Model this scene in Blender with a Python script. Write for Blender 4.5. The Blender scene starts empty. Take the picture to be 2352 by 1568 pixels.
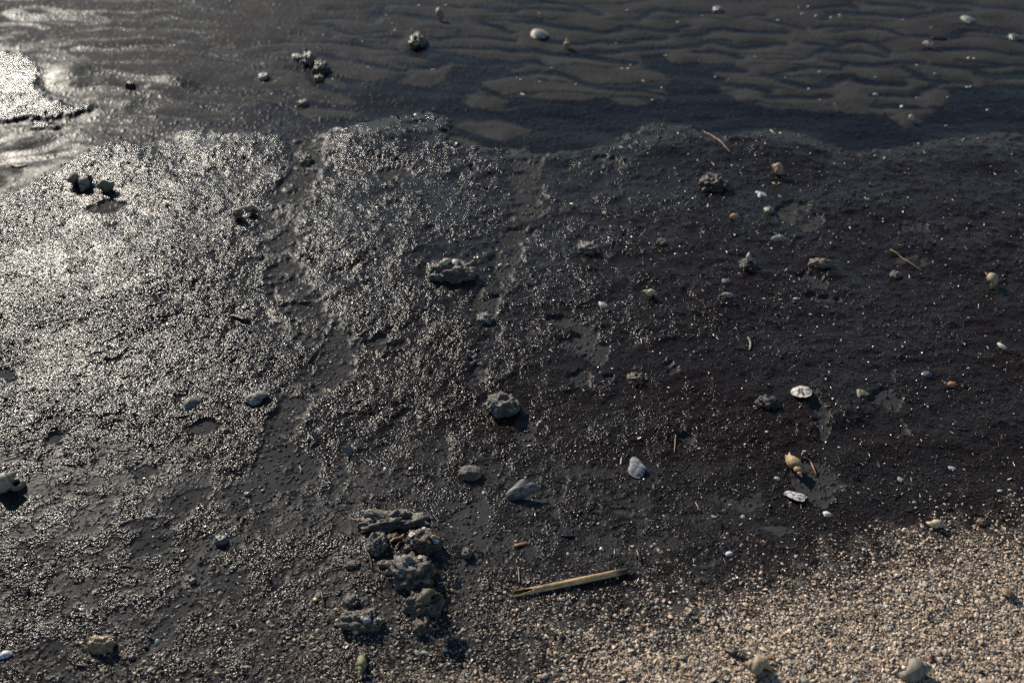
import bpy, math, random
import numpy as np
from mathutils import Vector, Matrix, Quaternion

# ------------------------------------------------------------------ camera, sky, sun, exposure
scene = bpy.context.scene
COL = scene.collection
CAM_H, PITCH, LENS = 1.0, math.radians(36.0), 35.0
SUN_AZ, SUN_EL = math.radians(34.0), math.radians(27.0)      # left of straight ahead, above the horizon

cd = bpy.data.cameras.new('camera')
cam = bpy.data.objects.new('camera', cd)
COL.objects.link(cam)
cam.location = (0, 0, CAM_H)
cam.rotation_euler = (math.pi / 2 - PITCH, 0, 0)
cd.lens, cd.sensor_width = LENS, 36.0
cd.clip_start, cd.clip_end = 0.05, 2000.0
cd.dof.use_dof = True
cd.dof.focus_distance = 1.42
cd.dof.aperture_fstop = 4.5
cd.dof.aperture_blades = 6
scene.camera = cam

world = bpy.data.worlds.new('World')
scene.world = world
world.use_nodes = True
wn = world.node_tree
wn.nodes.clear()
sky = wn.nodes.new('ShaderNodeTexSky')
sky.sky_type = 'NISHITA'
sky.sun_disc = False
sky.sun_elevation = SUN_EL
sky.sun_rotation = -SUN_AZ
sky.air_density, sky.dust_density, sky.ozone_density = 1.0, 0.0, 2.0
bg = wn.nodes.new('ShaderNodeBackground')
bg.inputs['Strength'].default_value = 0.085
wo = wn.nodes.new('ShaderNodeOutputWorld')
wn.links.new(sky.outputs[0], bg.inputs[0])
wn.links.new(bg.outputs[0], wo.inputs[0])

sd = bpy.data.lights.new('sun', 'SUN')
sd.energy = 5.0
sd.angle = math.radians(0.5)
sd.color = (1.0, 0.91, 0.78)
sun = bpy.data.objects.new('sun', sd)
COL.objects.link(sun)
S = Vector((-math.sin(SUN_AZ) * math.cos(SUN_EL), math.cos(SUN_AZ) * math.cos(SUN_EL), math.sin(SUN_EL)))
sun.rotation_euler = (-S).to_track_quat('-Z', 'Y').to_euler()
sun.location = S * 30

vs = scene.view_settings
vs.view_transform, vs.look = 'Standard', 'None'
vs.exposure, vs.gamma = 0.35, 1.0
vs.use_curve_mapping = False
scene.cycles.use_denoising = False
scene.cycles.max_bounces = 4
scene.cycles.use_adaptive_sampling = False

# ------------------------------------------------------------------ where a point of the photograph lies on the ground
ST, CT = math.sin(PITCH), math.cos(PITCH)
KP = 36.0 / LENS / 2352.0                                      # photograph measured 2352 units wide

def at(px, py, z=0.0):
    u, v = (px - 1176) * KP, (784 - py) * KP
    t = (CAM_H - z) / (ST - v * CT)
    return (t * u, t * (CT + v * ST))

def mpp(py):                                                   # metres per unit, across
    return KP * CAM_H / (ST - (784 - py) * KP * CT)

def fore(py):                                                  # how much the ground is foreshortened there
    v = (784 - py) * KP
    return (ST - v * CT) / math.sqrt(1 + v * v)

# ------------------------------------------------------------------ noise
RNG = np.random.default_rng(7)
random.seed(7)
_G2 = np.stack([np.cos(np.arange(256) * 2 * np.pi / 256), np.sin(np.arange(256) * 2 * np.pi / 256)], 1).astype(np.float32)
_g3 = RNG.normal(size=(256, 3)); _g3 /= np.linalg.norm(_g3, axis=1)[:, None]
_G3 = _g3.astype(np.float32)

def _h(ix, iy, seed):
    n = ix.astype(np.uint32) * np.uint32(374761393) + iy.astype(np.uint32) * np.uint32(668265263) + np.uint32(seed * 2246822519 % 4294967296)
    n = (n ^ (n >> np.uint32(13))) * np.uint32(1274126177)
    n = n ^ (n >> np.uint32(16))
    n = n * np.uint32(2654435761)
    return n ^ (n >> np.uint32(15))

def perlin(x, y, seed=0):
    x = np.asarray(x, np.float32); y = np.asarray(y, np.float32)
    x0 = np.floor(x); y0 = np.floor(y)
    fx = x - x0; fy = y - y0
    ix = x0.astype(np.int64); iy = y0.astype(np.int64)
    u = fx * fx * fx * (fx * (fx * 6 - 15) + 10); v = fy * fy * fy * (fy * (fy * 6 - 15) + 10)
    def g(dx, dy):
        k = _h(ix + dx, iy + dy, seed) & np.uint32(255)
        gr = _G2[k]
        return gr[..., 0] * (fx - dx) + gr[..., 1] * (fy - dy)
    a = g(0, 0); b = g(1, 0); c = g(0, 1); d = g(1, 1)
    a = a + u * (b - a); c = c + u * (d - c)
    return (a + v * (c - a)) * 1.5

def fbm(x, y, seed=0, octv=3, gain=0.5):
    r = 0; a = 1.0; f = 1.0
    for i in range(octv):
        r = r + a * perlin(x * f, y * f, seed + i * 17)
        a *= gain; f *= 2.03
    return r

def worley(x, y, seed=0):
    x = np.asarray(x, np.float32); y = np.asarray(y, np.float32)
    x0 = np.floor(x); y0 = np.floor(y)
    ix = x0.astype(np.int64); iy = y0.astype(np.int64)
    fx = x - x0; fy = y - y0
    best = np.full(x.shape, 9.0, np.float32); bid = np.zeros(x.shape, np.uint32)
    for dx in (-1, 0, 1):
        for dy in (-1, 0, 1):
            k = _h(ix + dx, iy + dy, seed)
            jx = (k & np.uint32(1023)).astype(np.float32) / 1023.0
            jy = ((k >> np.uint32(10)) & np.uint32(1023)).astype(np.float32) / 1023.0
            d = (dx + jx - fx) ** 2 + (dy + jy - fy) ** 2
            m = d < best
            best = np.where(m, d, best); bid = np.where(m, k, bid)
    return np.sqrt(best), (bid >> np.uint32(20)).astype(np.float32) / 4095.0

def noise3(p, seed=0):
    p = np.asarray(p, np.float32)
    p0 = np.floor(p); f = p - p0; i = p0.astype(np.int64)
    w = f * f * f * (f * (f * 6 - 15) + 10)
    r = 0
    for dx in (0, 1):
        for dy in (0, 1):
            for dz in (0, 1):
                k = _h(i[:, 0] + dx, i[:, 1] + dy + 131 * (i[:, 2] + dz), seed) & np.uint32(255)
                g = _G3[k]
                dot = g[:, 0] * (f[:, 0] - dx) + g[:, 1] * (f[:, 1] - dy) + g[:, 2] * (f[:, 2] - dz)
                ww = (w[:, 0] if dx else 1 - w[:, 0]) * (w[:, 1] if dy else 1 - w[:, 1]) * (w[:, 2] if dz else 1 - w[:, 2])
                r = r + dot * ww
    return r * 1.6

def fbm3(p, seed=0, octv=3, gain=0.5):
    r = 0; a = 1.0
    for i in range(octv):
        r = r + a * noise3(p * 2.03 ** i, seed + 31 * i); a *= gain
    return r

def sm(a, b, x):
    t = np.clip((x - a) / (b - a), 0, 1)
    return t * t * (3 - 2 * t)

# ------------------------------------------------------------------ layout of the shore
def T(i, j, pts, w):                                           # a stroke read off one sixteenth of the photograph
    return [(588 * i + x / 4, 392.1 * j + y / 4, w / 4) for x, y in pts]

TROUGHS = [
 # left
 T(0,0,[(0,210),(200,200),(400,240)],30), T(0,0,[(100,110),(200,140),(450,150),(760,140),(880,180)],55),
 T(0,0,[(1350,170),(1500,150),(1650,180),(1850,200)],25), T(0,0,[(1590,60),(1720,50),(1900,90),(2120,105)],20),
 T(0,0,[(1440,270),(1600,275),(1750,305),(1880,345)],20), T(0,0,[(350,520),(500,510),(620,540)],50),
 T(0,0,[(700,440),(1000,460),(1200,440),(1550,410)],30), T(0,0,[(380,790),(520,820),(650,840)],40),
 T(0,0,[(860,660),(1000,670),(1120,690),(1300,720),(1500,740)],45), T(0,0,[(1480,740),(1650,760),(1750,790),(1900,820),(2100,830),(2351,840)],60),
 T(0,0,[(650,850),(850,830),(1050,830),(1250,850),(1400,870),(1480,930),(1300,1000)],55), T(0,0,[(1480,940),(1700,950),(1900,960),(2351,980)],50),
 T(0,0,[(350,930),(550,950),(800,960),(1000,950)],50), T(0,0,[(0,1110),(400,1080),(700,1090),(1000,1080),(1300,1090),(1600,1110),(1900,1120),(2150,1110)],75),
 T(0,0,[(0,1290),(350,1200),(700,1185),(1100,1170),(1400,1160)],45), T(0,0,[(0,1420),(300,1380),(650,1260),(900,1270),(1200,1250),(1500,1240),(1800,1260),(2100,1250)],60),
 T(0,0,[(1900,520),(2100,560),(2351,620)],40), T(0,0,[(1950,430),(2150,440),(2351,420)],18), T(0,0,[(0,1480),(400,1440),(700,1400)],60),
 # second quarter
 T(1,0,[(520,220),(640,220),(760,265),(880,300),(1000,295),(1170,285)],30), T(1,0,[(610,160),(790,160)],25), T(1,0,[(840,165),(1000,180)],14),
 T(1,0,[(1050,150),(1120,130),(1300,120),(1450,135),(1620,160),(1880,185)],28), T(1,0,[(700,90),(1000,70),(1080,40),(1200,30),(1500,30),(1750,30),(1880,55)],22),
 T(1,0,[(1040,190),(1100,120),(1160,60)],30), T(1,0,[(1000,335),(1100,345),(1200,325),(1330,325)],25), T(1,0,[(230,300),(400,310),(560,330),(690,335)],20),
 T(1,0,[(0,390),(180,380),(280,360),(440,380),(680,380),(900,395),(1080,430),(1280,440)],28), T(1,0,[(150,460),(260,440),(400,455),(460,475)],25),
 T(1,0,[(0,500),(120,520),(280,545)],25), T(1,0,[(560,490),(680,490),(760,520),(920,550),(1060,580),(1180,610),(1350,640)],38),
 T(1,0,[(1450,470),(1600,500),(1750,520),(2000,560),(2351,590)],70), T(1,0,[(1370,580),(1500,610),(1640,600),(1720,580)],40),
 T(1,0,[(1560,320),(1700,345),(1850,330),(2000,330),(2200,350),(2351,365)],28), T(1,0,[(1520,440),(1700,435),(1900,430),(2100,445),(2351,450)],32),
 T(1,0,[(2010,190),(2120,180),(2300,185)],24), T(1,0,[(2070,200),(2180,235),(2351,290)],28), T(1,0,[(2040,60),(2150,80),(2351,105)],32),
 T(1,0,[(640,680),(760,710),(880,740),(1060,745),(1200,720),(1350,690)],36), T(1,0,[(300,610),(520,640),(560,780),(700,800),(820,830),(900,880),(1000,900)],50),
 T(1,0,[(1130,780),(1250,790),(1400,820),(1600,850),(1850,880)],80), T(1,0,[(200,830),(300,860),(380,900)],45), T(1,0,[(0,720),(60,730),(190,720)],24),
 T(1,0,[(440,930),(600,960),(750,970),(950,1000)],50), T(1,0,[(0,920),(180,960),(400,980)],34), T(1,0,[(300,1090),(600,1110),(800,1090)],50),
 T(1,0,[(1300,900),(1500,930),(1750,960)],110), T(1,0,[(1780,1190),(2000,1260),(2351,1330)],60), T(1,0,[(1800,1060),(2050,1030),(2351,1080)],40),
 # third quarter
 T(2,0,[(80,40),(200,5),(450,25),(600,50),(700,90),(800,130)],28), T(2,0,[(0,95),(150,75),(350,80),(550,95)],28),
 T(2,0,[(0,190),(150,190),(320,210),(450,235),(620,255),(740,280),(860,290),(960,260),(1080,240),(1180,255),(1300,275),(1480,280),(1560,240),(1600,235)],32),
 T(2,0,[(1160,185),(1230,120),(1330,90),(1480,110),(1640,125),(1830,120)],26), T(2,0,[(920,175),(1150,185)],10),
 T(2,0,[(330,365),(480,375),(650,390),(780,360),(900,375),(1080,375),(1180,350),(1400,335)],32), T(2,0,[(1570,330),(1720,320),(1820,275),(1930,260),(2100,280),(2351,285)],32),
 T(2,0,[(640,460),(900,460),(1100,440),(1300,430),(1500,430),(1680,410),(1820,380),(1930,400),(2080,425),(2351,400)],36),
 T(2,0,[(0,460),(180,445),(300,465),(520,490),(700,500),(900,540),(1100,560)],40), T(2,0,[(0,600),(100,555),(200,550),(300,590)],30),
 T(2,0,[(0,680),(200,665),(400,660),(520,700),(640,750),(780,790),(950,805),(1100,790),(1400,770)],38), T(2,0,[(950,880),(1100,870),(1280,890),(1380,930)],30),
 T(2,0,[(1000,970),(1200,980),(1380,990)],36), T(2,0,[(1950,760),(2150,780),(2351,830)],44), T(2,0,[(0,950),(200,960),(400,1000),(700,1020)],60),
 T(2,0,[(1700,470),(1900,470),(2080,520)],28), T(2,0,[(1640,640),(1900,620),(2100,640)],50), T(2,0,[(2050,160),(2150,130),(2300,130)],18),
 # right
 T(3,0,[(440,65),(560,50),(750,30),(800,70)],28), T(3,0,[(950,25),(1050,40),(1250,50),(1400,70)],28), T(3,0,[(1300,5),(1600,15),(1850,30),(2000,60),(2351,100)],32),
 T(3,0,[(510,170),(580,125),(700,110),(880,120),(1000,130),(1200,150),(1400,150),(1550,110),(1680,90),(1830,95)],28),
 T(3,0,[(440,245),(600,235),(780,225),(950,250),(1100,280),(1200,310),(1380,325)],24), T(3,0,[(0,180),(100,190),(200,220),(300,245)],24), T(3,0,[(0,285),(150,285)],24),
 T(3,0,[(630,290),(730,270),(850,265)],18), T(3,0,[(0,395),(150,400)],28), T(3,0,[(380,395),(550,410),(600,430)],28),
 T(3,0,[(380,500),(500,460),(620,400),(740,365),(880,360),(980,390),(1050,430),(1120,470)],26), T(3,0,[(520,450),(700,465),(860,470),(1000,500),(1080,520)],28),
 T(3,0,[(0,540),(180,540),(320,540),(380,520)],18), T(3,0,[(560,560),(700,570),(850,590),(1100,600),(1200,580),(1400,580)],36),
 T(3,0,[(70,690),(160,650),(280,625),(480,620),(640,640),(700,590)],26), T(3,0,[(0,700),(80,720),(200,760),(400,790),(520,780),(640,710),(760,700),(860,740),(1000,765),(1200,760)],48),
 T(3,0,[(1380,325),(1600,350),(1700,330),(1800,280),(1900,280),(2100,300),(2300,295)],32), T(3,0,[(1590,450),(1700,440),(1850,430),(2050,460),(2200,480),(2351,470)],32),
 T(3,0,[(1550,600),(1800,610),(2000,610),(2200,580),(2351,590)],32), T(3,0,[(1280,640),(1400,680),(1430,720),(1560,740),(1800,740)],36),
 T(3,0,[(950,870),(1100,870),(1300,870),(1440,830),(1560,780),(1700,740)],32), T(3,0,[(1950,660),(2100,690),(2351,660)],55), T(3,0,[(0,880),(200,890),(560,880)],40),
 T(3,0,[(980,970),(1150,970),(1350,970)],44),
]
def TP(i, j, pts): return [(588 * i + x / 4, 392.1 * j + y / 4) for x, y in pts]
DARK_POLYS = [
 [(990,258),(1040,215),(1100,180),(1180,165),(1420,185),(1560,215),(1500,290),(1440,315),(1330,350),(1250,362),(1165,345),(1060,342),(1024,330)],
 [(640,300),(655,215),(720,170),(830,190),(900,170),(1040,215),(990,262),(800,290),(720,330)],
 [(250,330),(330,270),(560,240),(660,235),(680,306),(552,306),(412,302)],
 TP(1,0,[(880,960),(1250,900),(1450,850),(1700,720),(1800,600),(2351,600),(2351,680),(2100,780),(1950,870),(1820,960),(1800,1060),(1600,1050),(1300,1090),(950,1130)]),
 TP(2,0,[(1180,490),(1420,490),(1450,560),(1650,560),(1800,560),(2080,560),(2100,600),(1800,640),(1950,700),(1920,800),(2000,850),(2100,930),(2351,970),(2351,1300),(1700,1200),(1350,1080),(1380,920),(1400,760),(1480,720),(1200,620)]),
 TP(3,0,[(-30,980),(300,1000),(600,1010),(900,1030),(1150,1050),(1350,1140),(1500,1000),(1650,890),(1700,790),(2000,760),(2900,770),(2900,1400),(-30,1400)]),
]
LENSES = [  # pale crests standing clear of the dark water
 [(1042,292),(1080,280),(1130,276),(1180,284),(1218,296),(1200,308),(1150,318),(1080,312),(1046,304)],
 [(1036,322),(1070,320),(1105,336),(1110,348),(1070,344),(1040,336)],
 [(1112,190),(1150,180),(1210,172),(1290,176),(1340,190),(1395,210),(1410,222),(1340,226),(1250,222),(1180,218),(1130,206)],
 [(1052,222),(1100,214),(1160,230),(1190,246),(1150,252),(1090,240)],
 [(1270,150),(1330,140),(1420,150),(1500,172),(1528,184),(1460,196),(1380,194),(1310,178)],
 [(880,188),(930,184),(985,198),(980,212),(930,204)], [(685,186),(710,178),(760,180),(792,196),(760,208),(700,204)],
 [(690,215),(740,208),(800,220),(812,236),(760,238),(700,230)], [(680,250),(760,242),(830,252),(800,266),(700,262)],
 [(1412,228),(1450,222),(1485,236),(1440,240)], [(1380,206),(1450,206),(1520,218),(1520,228),(1440,222)],
 [(1662,198),(1720,200),(1780,226),(1770,240),(1700,220)], [(1680,180),(1740,172),(1790,180),(1850,200),(1800,206),(1720,196)],
 [(1786,196),(1850,194),(1905,208),(1860,220),(1800,218)], [(330,254),(400,248),(500,256),(540,268),(420,276),(340,268)],
 [(470,298),(520,290),(570,300),(540,312),(480,308)], [(2050,268),(2095,264),(2120,276),(2080,286)],
]
MAT_POLYS = [
 [(-900,447),(18,447),(149,385),(210,346),(289,328),(385,324),(412,302),(552,306),(666,306),(720,332),(745,312),(800,292),(870,280),(990,262),(1024,276),(1029,324),
  (1060,342),(1165,345),(1250,362),(1330,350),(1400,345),(1440,315),(1510,290),(1600,295),(1640,330),(1700,312),(1790,300),(1870,330),(1960,360),(2030,345),(2150,330),(2280,310),(3300,300),(3300,2600),(-900,2600)],
 TP(0,0,[(-700,480),(180,490),(320,560),(370,700),(330,800),(420,900),(700,985),(880,950),(850,1010),(600,1055),(300,1085),(-700,1110)]),
 TP(0,0,[(300,1130),(420,1110),(500,1160),(300,1180)]),
]
CHANNELS = [
 [(700,320,38),(702,400,34),(668,450,45),(648,520,42),(652,600,44),(668,660,44),(700,710,34),(740,760,42),(768,800,52),(786,845,38),(722,880,42),(672,930,40),(652,1000,40),(640,1060,40),(592,1110,36),(555,1145,44)],
 [(1205,345,40),(1205,420,36),(1215,480,34),(1182,540,36),(1165,580,34),(1145,640,24),(1130,690,26),(1110,720,26),(1117,780,13),(1105,840,16),(1095,880,10)],
 [(1118,700,30),(1160,655,14)], [(700,770,20),(640,750,8)], [(690,1180,50),(620,1200,40)],
]
BLOBS = [  # bare wet mud showing through the mat: x, y, half width, half height, strength
 (1330,772,52,34,1),(1300,748,40,14,.9),(1375,815,26,26,.8),(1345,868,50,14,.8),(885,780,70,16,.5),(1830,500,44,26,.8),(1830,472,40,10,.6),
 (1862,640,36,20,.9),(1885,692,36,12,.7),(1880,930,22,34,1),(1892,985,16,26,.8),(2040,925,30,26,1),(2092,522,34,18,.7),(2100,600,44,16,.5),
 (2085,990,20,20,.8),(1208,995,22,46,1),(1262,1150,36,14,1),(1570,1015,40,12,.5),(330,1082,36,12,.9),(1865,1120,52,60,.9),(1700,585,20,10,.4),
 (470,980,55,18,.5),(430,940,20,10,.5),(900,405,70,14,.6),(1060,390,30,10,.5),(1535,850,40,14,.5),(1425,1170,60,16,.4),(1390,385,40,18,.6),(1350,340,26,14,.6),
 (20,860,40,20,.7),(130,990,24,60,.6),(250,810,60,12,.3),(240,480,40,16,.8),(280,520,30,12,.7),(900,1210,30,10,.5),
 (640,1090,70,60,1),(480,1160,80,30,.8),(300,1240,90,50,.7),(420,1420,110,60,.6),(130,1480,120,60,.55),(60,1280,60,40,.5),(550,1330,80,40,.5),
 (1090,1210,46,60,.95),(1075,1330,40,60,.9),(1040,1470,40,36,.7),(1250,1290,40,20,.5),(1380,1440,90,24,.7),(1640,1290,110,26,.5),(1700,1160,70,30,.4),
 (1160,1060,60,24,.35),(760,1090,50,20,.4),(1950,1130,60,26,.5),(1800,1220,60,20,.4),
]
FILM = [   # places where water stands in the mat and smooths its grain
 (110,900,90,50,.35),(300,880,130,40,.6),(60,1180,120,50,.45),(470,330,60,14,.6),(280,450,60,20,.7),(560,420,80,24,.5),(850,335,80,14,.5),(900,440,110,12,.5),
 (1200,420,40,70,.7),(1350,430,60,30,.6),(2250,420,120,30,.5),(2050,420,60,40,.6),(150,1030,40,50,.3),(1170,960,30,40,.6),(880,1010,110,30,.3),(1060,1440,60,70,.7),
 (560,890,70,14,.5),(1250,380,50,30,.6),(2100,650,80,60,.5),(1890,660,40,30,.5),
]
SAND = [(1230,1640),(1330,1530),(1420,1490),(1520,1450),(1650,1400),(1760,1345),(1900,1315),(2050,1265),(2200,1222),(2352,1200),(3400,1100),(3400,3400),(900,3400),(900,1800)]
HUMPS = [  # swellings of the mat: x, y, half width, half height, height in metres
 (890,320,140,34,.016),(1530,340,100,36,.014),(1800,350,90,36,.012),(560,345,110,34,.010),(2250,350,110,36,.010),(300,620,260,110,.012),(900,560,190,90,.010),
 (1550,620,240,130,.008),(250,370,120,30,.008),(1030,622,55,22,.012),(930,1290,130,90,.012),(1340,340,120,30,.006),(950,700,150,50,.005),(500,560,90,40,.006),
 (400,180,60,18,.010),(160,165,50,20,.008),
]

def wstrokes(strokes, stretch):
    segs = []
    for s in strokes:
        q = []
        for px, py, w in s:
            x, y = at(px, py)
            q.append((x, y, w * (.62 if stretch else .5) * mpp(py) / (fore(py) if stretch else 1.0)))
        segs += list(zip(q[:-1], q[1:]))
    return segs
SEG_T = wstrokes(TROUGHS, True)
SEG_C = wstrokes([[(x, y, 2 * w) for x, y, w in s] for s in CHANNELS], False)
W_DARK = [[at(*p) for p in q] for q in DARK_POLYS]
W_MAT = [[at(*p) for p in q] for q in MAT_POLYS]
W_LENS = [[at(*p) for p in q] for q in LENSES]
W_SAND = [at(*p) for p in SAND]
def wblob(b):
    x, y = at(b[0], b[1]); return (x, y, b[2] * mpp(b[1]), b[3] * mpp(b[1]) / fore(b[1]), b[4])
W_BLOBS, W_FILM, W_HUMPS = [wblob(b) for b in BLOBS], [wblob(b) for b in FILM], [wblob(b) for b in HUMPS]

def stroke_d(x, y, segs, far=0.06):
    d = np.full(x.shape, far, np.float32)
    for (ax, ay, ar), (bx, by, br) in segs:
        m = far + max(ar, br)
        k = np.nonzero((x > min(ax, bx) - m) & (x < max(ax, bx) + m) & (y > min(ay, by) - m) & (y < max(ay, by) + m))[0]
        if not len(k): continue
        ex, ey = bx - ax, by - ay
        px, py = x[k] - ax, y[k] - ay
        t = np.clip((px * ex + py * ey) / (ex * ex + ey * ey + 1e-9), 0, 1)
        q = np.hypot(px - t * ex, py - t * ey) - (ar + t * (br - ar))
        d[k] = np.minimum(d[k], q)
    return d

def poly_d(x, y, pts):                                         # signed, negative inside
    d = np.full(x.shape, 1e9, np.float32); ins = np.zeros(x.shape, bool)
    n = len(pts)
    for i in range(n):
        ax, ay = pts[i]; bx, by = pts[(i + 1) % n]
        ex, ey = bx - ax, by - ay
        px, py = x - ax, y - ay
        t = np.clip((px * ex + py * ey) / (ex * ex + ey * ey + 1e-9), 0, 1)
        d = np.minimum(d, (px - t * ex) ** 2 + (py - t * ey) ** 2)
        if ay != by:
            c = (ay > y) != (by > y)
            ins ^= c & (x < ex * (y - ay) / (by - ay) + ax)
    d = np.sqrt(d)
    return np.where(ins, -d, d)

def blobs(x, y, bl, soft=1.0):
    r = np.zeros(x.shape, np.float32)
    for bx, by, rx, ry, s in bl:
        k = np.nonzero((np.abs(x - bx) < 2 * rx) & (np.abs(y - by) < 2 * ry))[0]
        if not len(k): continue
        q = ((x[k] - bx) / rx) ** 2 + ((y[k] - by) / ry) ** 2
        r[k] = np.maximum(r[k], s * np.exp(-q * q * .7) if soft else s * np.exp(-q))
    return r

Y_FAR, Y_NEAR = at(1176, 960)[1], at(1176, 1140)[1]
def nearz_of(Y): return sm(at(1176, 620)[1], at(1176, 1200)[1], Y)
def field(X, Y, grains=True):
    X = np.asarray(X, np.float32).ravel(); Y = np.asarray(Y, np.float32).ravel()
    w1 = fbm(X * 11, Y * 11, 3, 3); w2 = fbm(X * 11, Y * 11, 5, 3)
    f1 = fbm(X * 55, Y * 55, 8, 2); f2 = fbm(X * 55, Y * 55, 9, 2)
    xm, ym = X + .012 * w1 + .006 * f1, Y + .014 * w2 + .006 * f2
    # mat of debris
    dm = np.minimum.reduce([poly_d(xm, ym, p) for p in W_MAT])
    rag = fbm(X * 42, Y * 42, 24, 3)
    mat = sm(.011, -.011, dm + .014 * rag)
    dc = stroke_d(xm, ym, SEG_C, .08)
    bl = blobs(xm, ym, W_BLOBS)
    cover = fbm(X * 16, Y * 16, 21, 4)                         # ragged cover
    bare = np.maximum(sm(.011, -.011, dc + .012 * rag) * (1 - .8 * sm(.05, .35, cover)), sm(.35, .62, bl * (1.0 + .9 * cover) + .12 * cover))
    grain_gap = rag
    bare = np.maximum(bare, sm(.85, 1.15, grain_gap * .9 + .35 * cover) * .7)
    nearz = sm(Y_FAR, Y_NEAR, Y + .05 * w1)
    bare = np.maximum(bare, nearz * sm(.50, .05, X) * sm(-.1, .5, .6 * cover + .75 * grain_gap + .12) * .62)
    mat = mat * (1 - bare)
    # ripple troughs
    xt, yt = X + .010 * w1 + .003 * f1, Y + .010 * w2 + .004 * f2
    dt = stroke_d(xt, yt, SEG_T, .08)
    dd = np.minimum.reduce([poly_d(xm, ym, p) for p in W_DARK])
    lens = np.minimum.reduce([poly_d(xt, yt, p) for p in W_LENS])
    dd = np.maximum(dd, -lens + .004)
    dt2 = np.minimum(dt, dd)
    infront = sm(-.01, .02, dm + .014 * rag)                                # 1 where no mat
    trough = sm(.006, -.010, dt2) * infront
    near_edge = sm(.17, .0, dm + .10 * w2 + .05 * rag + .03 * w1) * sm(.0, .02, lens)
    trough = np.maximum(trough, .92 * near_edge * infront)
    dish = sm(.035, -.012, dt2) * infront
    ph = (Y + .05 * perlin(X * 2.6, Y * 3, 31) + .03 * perlin(X * 7, Y * 6, 32)) / .095 * 2 * math.pi
    minor = sm(.60, .95, np.sin(ph) + .35 * rag) * sm(-.35, .25, perlin(X * 3, Y * 3, 33)) * infront
    trough = np.maximum(trough, .75 * minor)
    # shell gravel
    dsand = poly_d(X + .03 * w1 + .008 * f1, Y + .03 * w2 + .008 * f2, W_SAND)
    grit = sm(.05, -.08, dsand + .05 * rag)
    film = np.clip(blobs(xm, ym, W_FILM, 0) * 1.1 + .0, 0, 1) * mat
    rough_zone = sm(-.35, .40, fbm(X * 4.2 + .6 * w1, Y * 6.5 + .6 * w2, 41, 3))
    streak = sm(.05, .55, fbm(X * 5.5 + .8 * w2, Y * 13 + .8 * w1, 42, 3))
    film = np.maximum(film, mat * np.clip(.36 * (1 - rough_zone) * (1 - .3 * nearz) + .18 * streak, 0, .5))
    z = .004 * perlin(X * 2.1, Y * 2.1, 50) + .0022 * fbm(X * 7, Y * 8, 51, 2)
    z += blobs(X, Y, W_HUMPS, 0) + mat * (.0024 * fbm(X * 5.2 + .5 * w1, Y * 7.5 + .5 * w2, 57, 2) + .0008 * (1 - 2 * np.abs(perlin(X * 13 + .9 * w1, Y * 21 + .9 * w2, 58)))) * (1 - .5 * nearz)
    z += -.0036 * dish - .0006 * minor * (1 - mat)
    z += .0028 * mat * (1 - .4 * film) * (1 - .7 * nearz) + .012 * sm(.25, -.3, dsand)
    z += mat * (1 - .85 * film) * (1 - .6 * nearz) * (.0013 * fbm(X * 24, Y * 30, 52, 3) + .0006 * (1 - np.abs(perlin(X * 34, Y * 46, 53)) * 2))
    z += (1 - mat) * (.0008 - .0006 * infront) * fbm(X * 40, Y * 40, 54, 2)
    red = sm(-.35, .55, .8 * fbm(X * 2.4, Y * 2.8, 60, 3) + .75 * np.clip(X - .1, -1, 1))
    if grains:
        q1, i1 = worley(X / .0031, Y / .0031, 70)
        q6, i6 = worley(X / .0045 + 5, Y / .0045, 76)
        q2, i2 = worley(X / .0085 + 7, Y / .0085, 71)
        g = np.clip(1 - (q1 * 1.35) ** 2, 0, 1) * (.35 + .9 * i1) * .0008
        g6 = np.clip(1 - (q6 * 1.3) ** 2, 0, 1) * (.4 + .8 * i6) * .0012
        wn = np.clip(nearz_of(Y), 0, 1)
        g = g * (.35 + .65 * wn) + g6 * (1 - wn)
        g2 = np.clip(1 - (q2 * 1.5) ** 2, 0, 1) * sm(.55, .95, i2) * .0014
        amp = mat * (1 - .82 * film) * (.45 + .7 * rough_zone) * (1 - .5 * grit) * (1 - .45 * nearz)
        z += amp * (g + g2)
        z += trough * .12 * g
        # loose bits on the bare mud
        q3, i3 = worley(X / .0115 + 3, Y / .0115, 72)
        dens = .62 - .25 * cover
        b3 = (1 - mat) * (1 - .7 * infront) * np.clip(1 - (q3 * 3.4) ** 2, 0, 1) * sm(dens, dens + .12, i3)
        q5, i5 = worley(X / .0052 + 9, Y / .0052, 75)
        b5 = (1 - mat) * (1 - .8 * infront) * np.clip(1 - (q5 * 2.6) ** 2, 0, 1) * sm(.55, .65, i5 - .4 * cover - .1)
        z += .0012 * b3 + .0008 * b5
        bits = np.clip(1.6 * b3 + 1.6 * b5, 0, 1)
        mat = np.maximum(mat, bits * (1 - grit))
        q4, i4 = worley(X / .026 + 3, Y / .026, 73)
        z += (1 - mat) * infront * np.clip(1 - (q4 * 5.0) ** 2, 0, 1) * sm(.70, .8, i4 + .3 * cover) * .0022
        z += grit * (.0007 * (np.clip(1 - q1 * 1.3, 0, 1)) + .0016 * fbm(X * 60, Y * 60, 74, 2))
    return dict(z=z, mat=mat, trough=trough, grit=grit, film=film, bare=bare, red=red, dsand=dsand, infront=infront, dish=dish)

# ------------------------------------------------------------------ small helpers
def props(o, label=None, cat=None, group=None, kind=None):
    if label: o['label'] = label
    if cat: o['category'] = cat
    if group: o['group'] = group
    if kind: o['kind'] = kind
    return o

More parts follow.
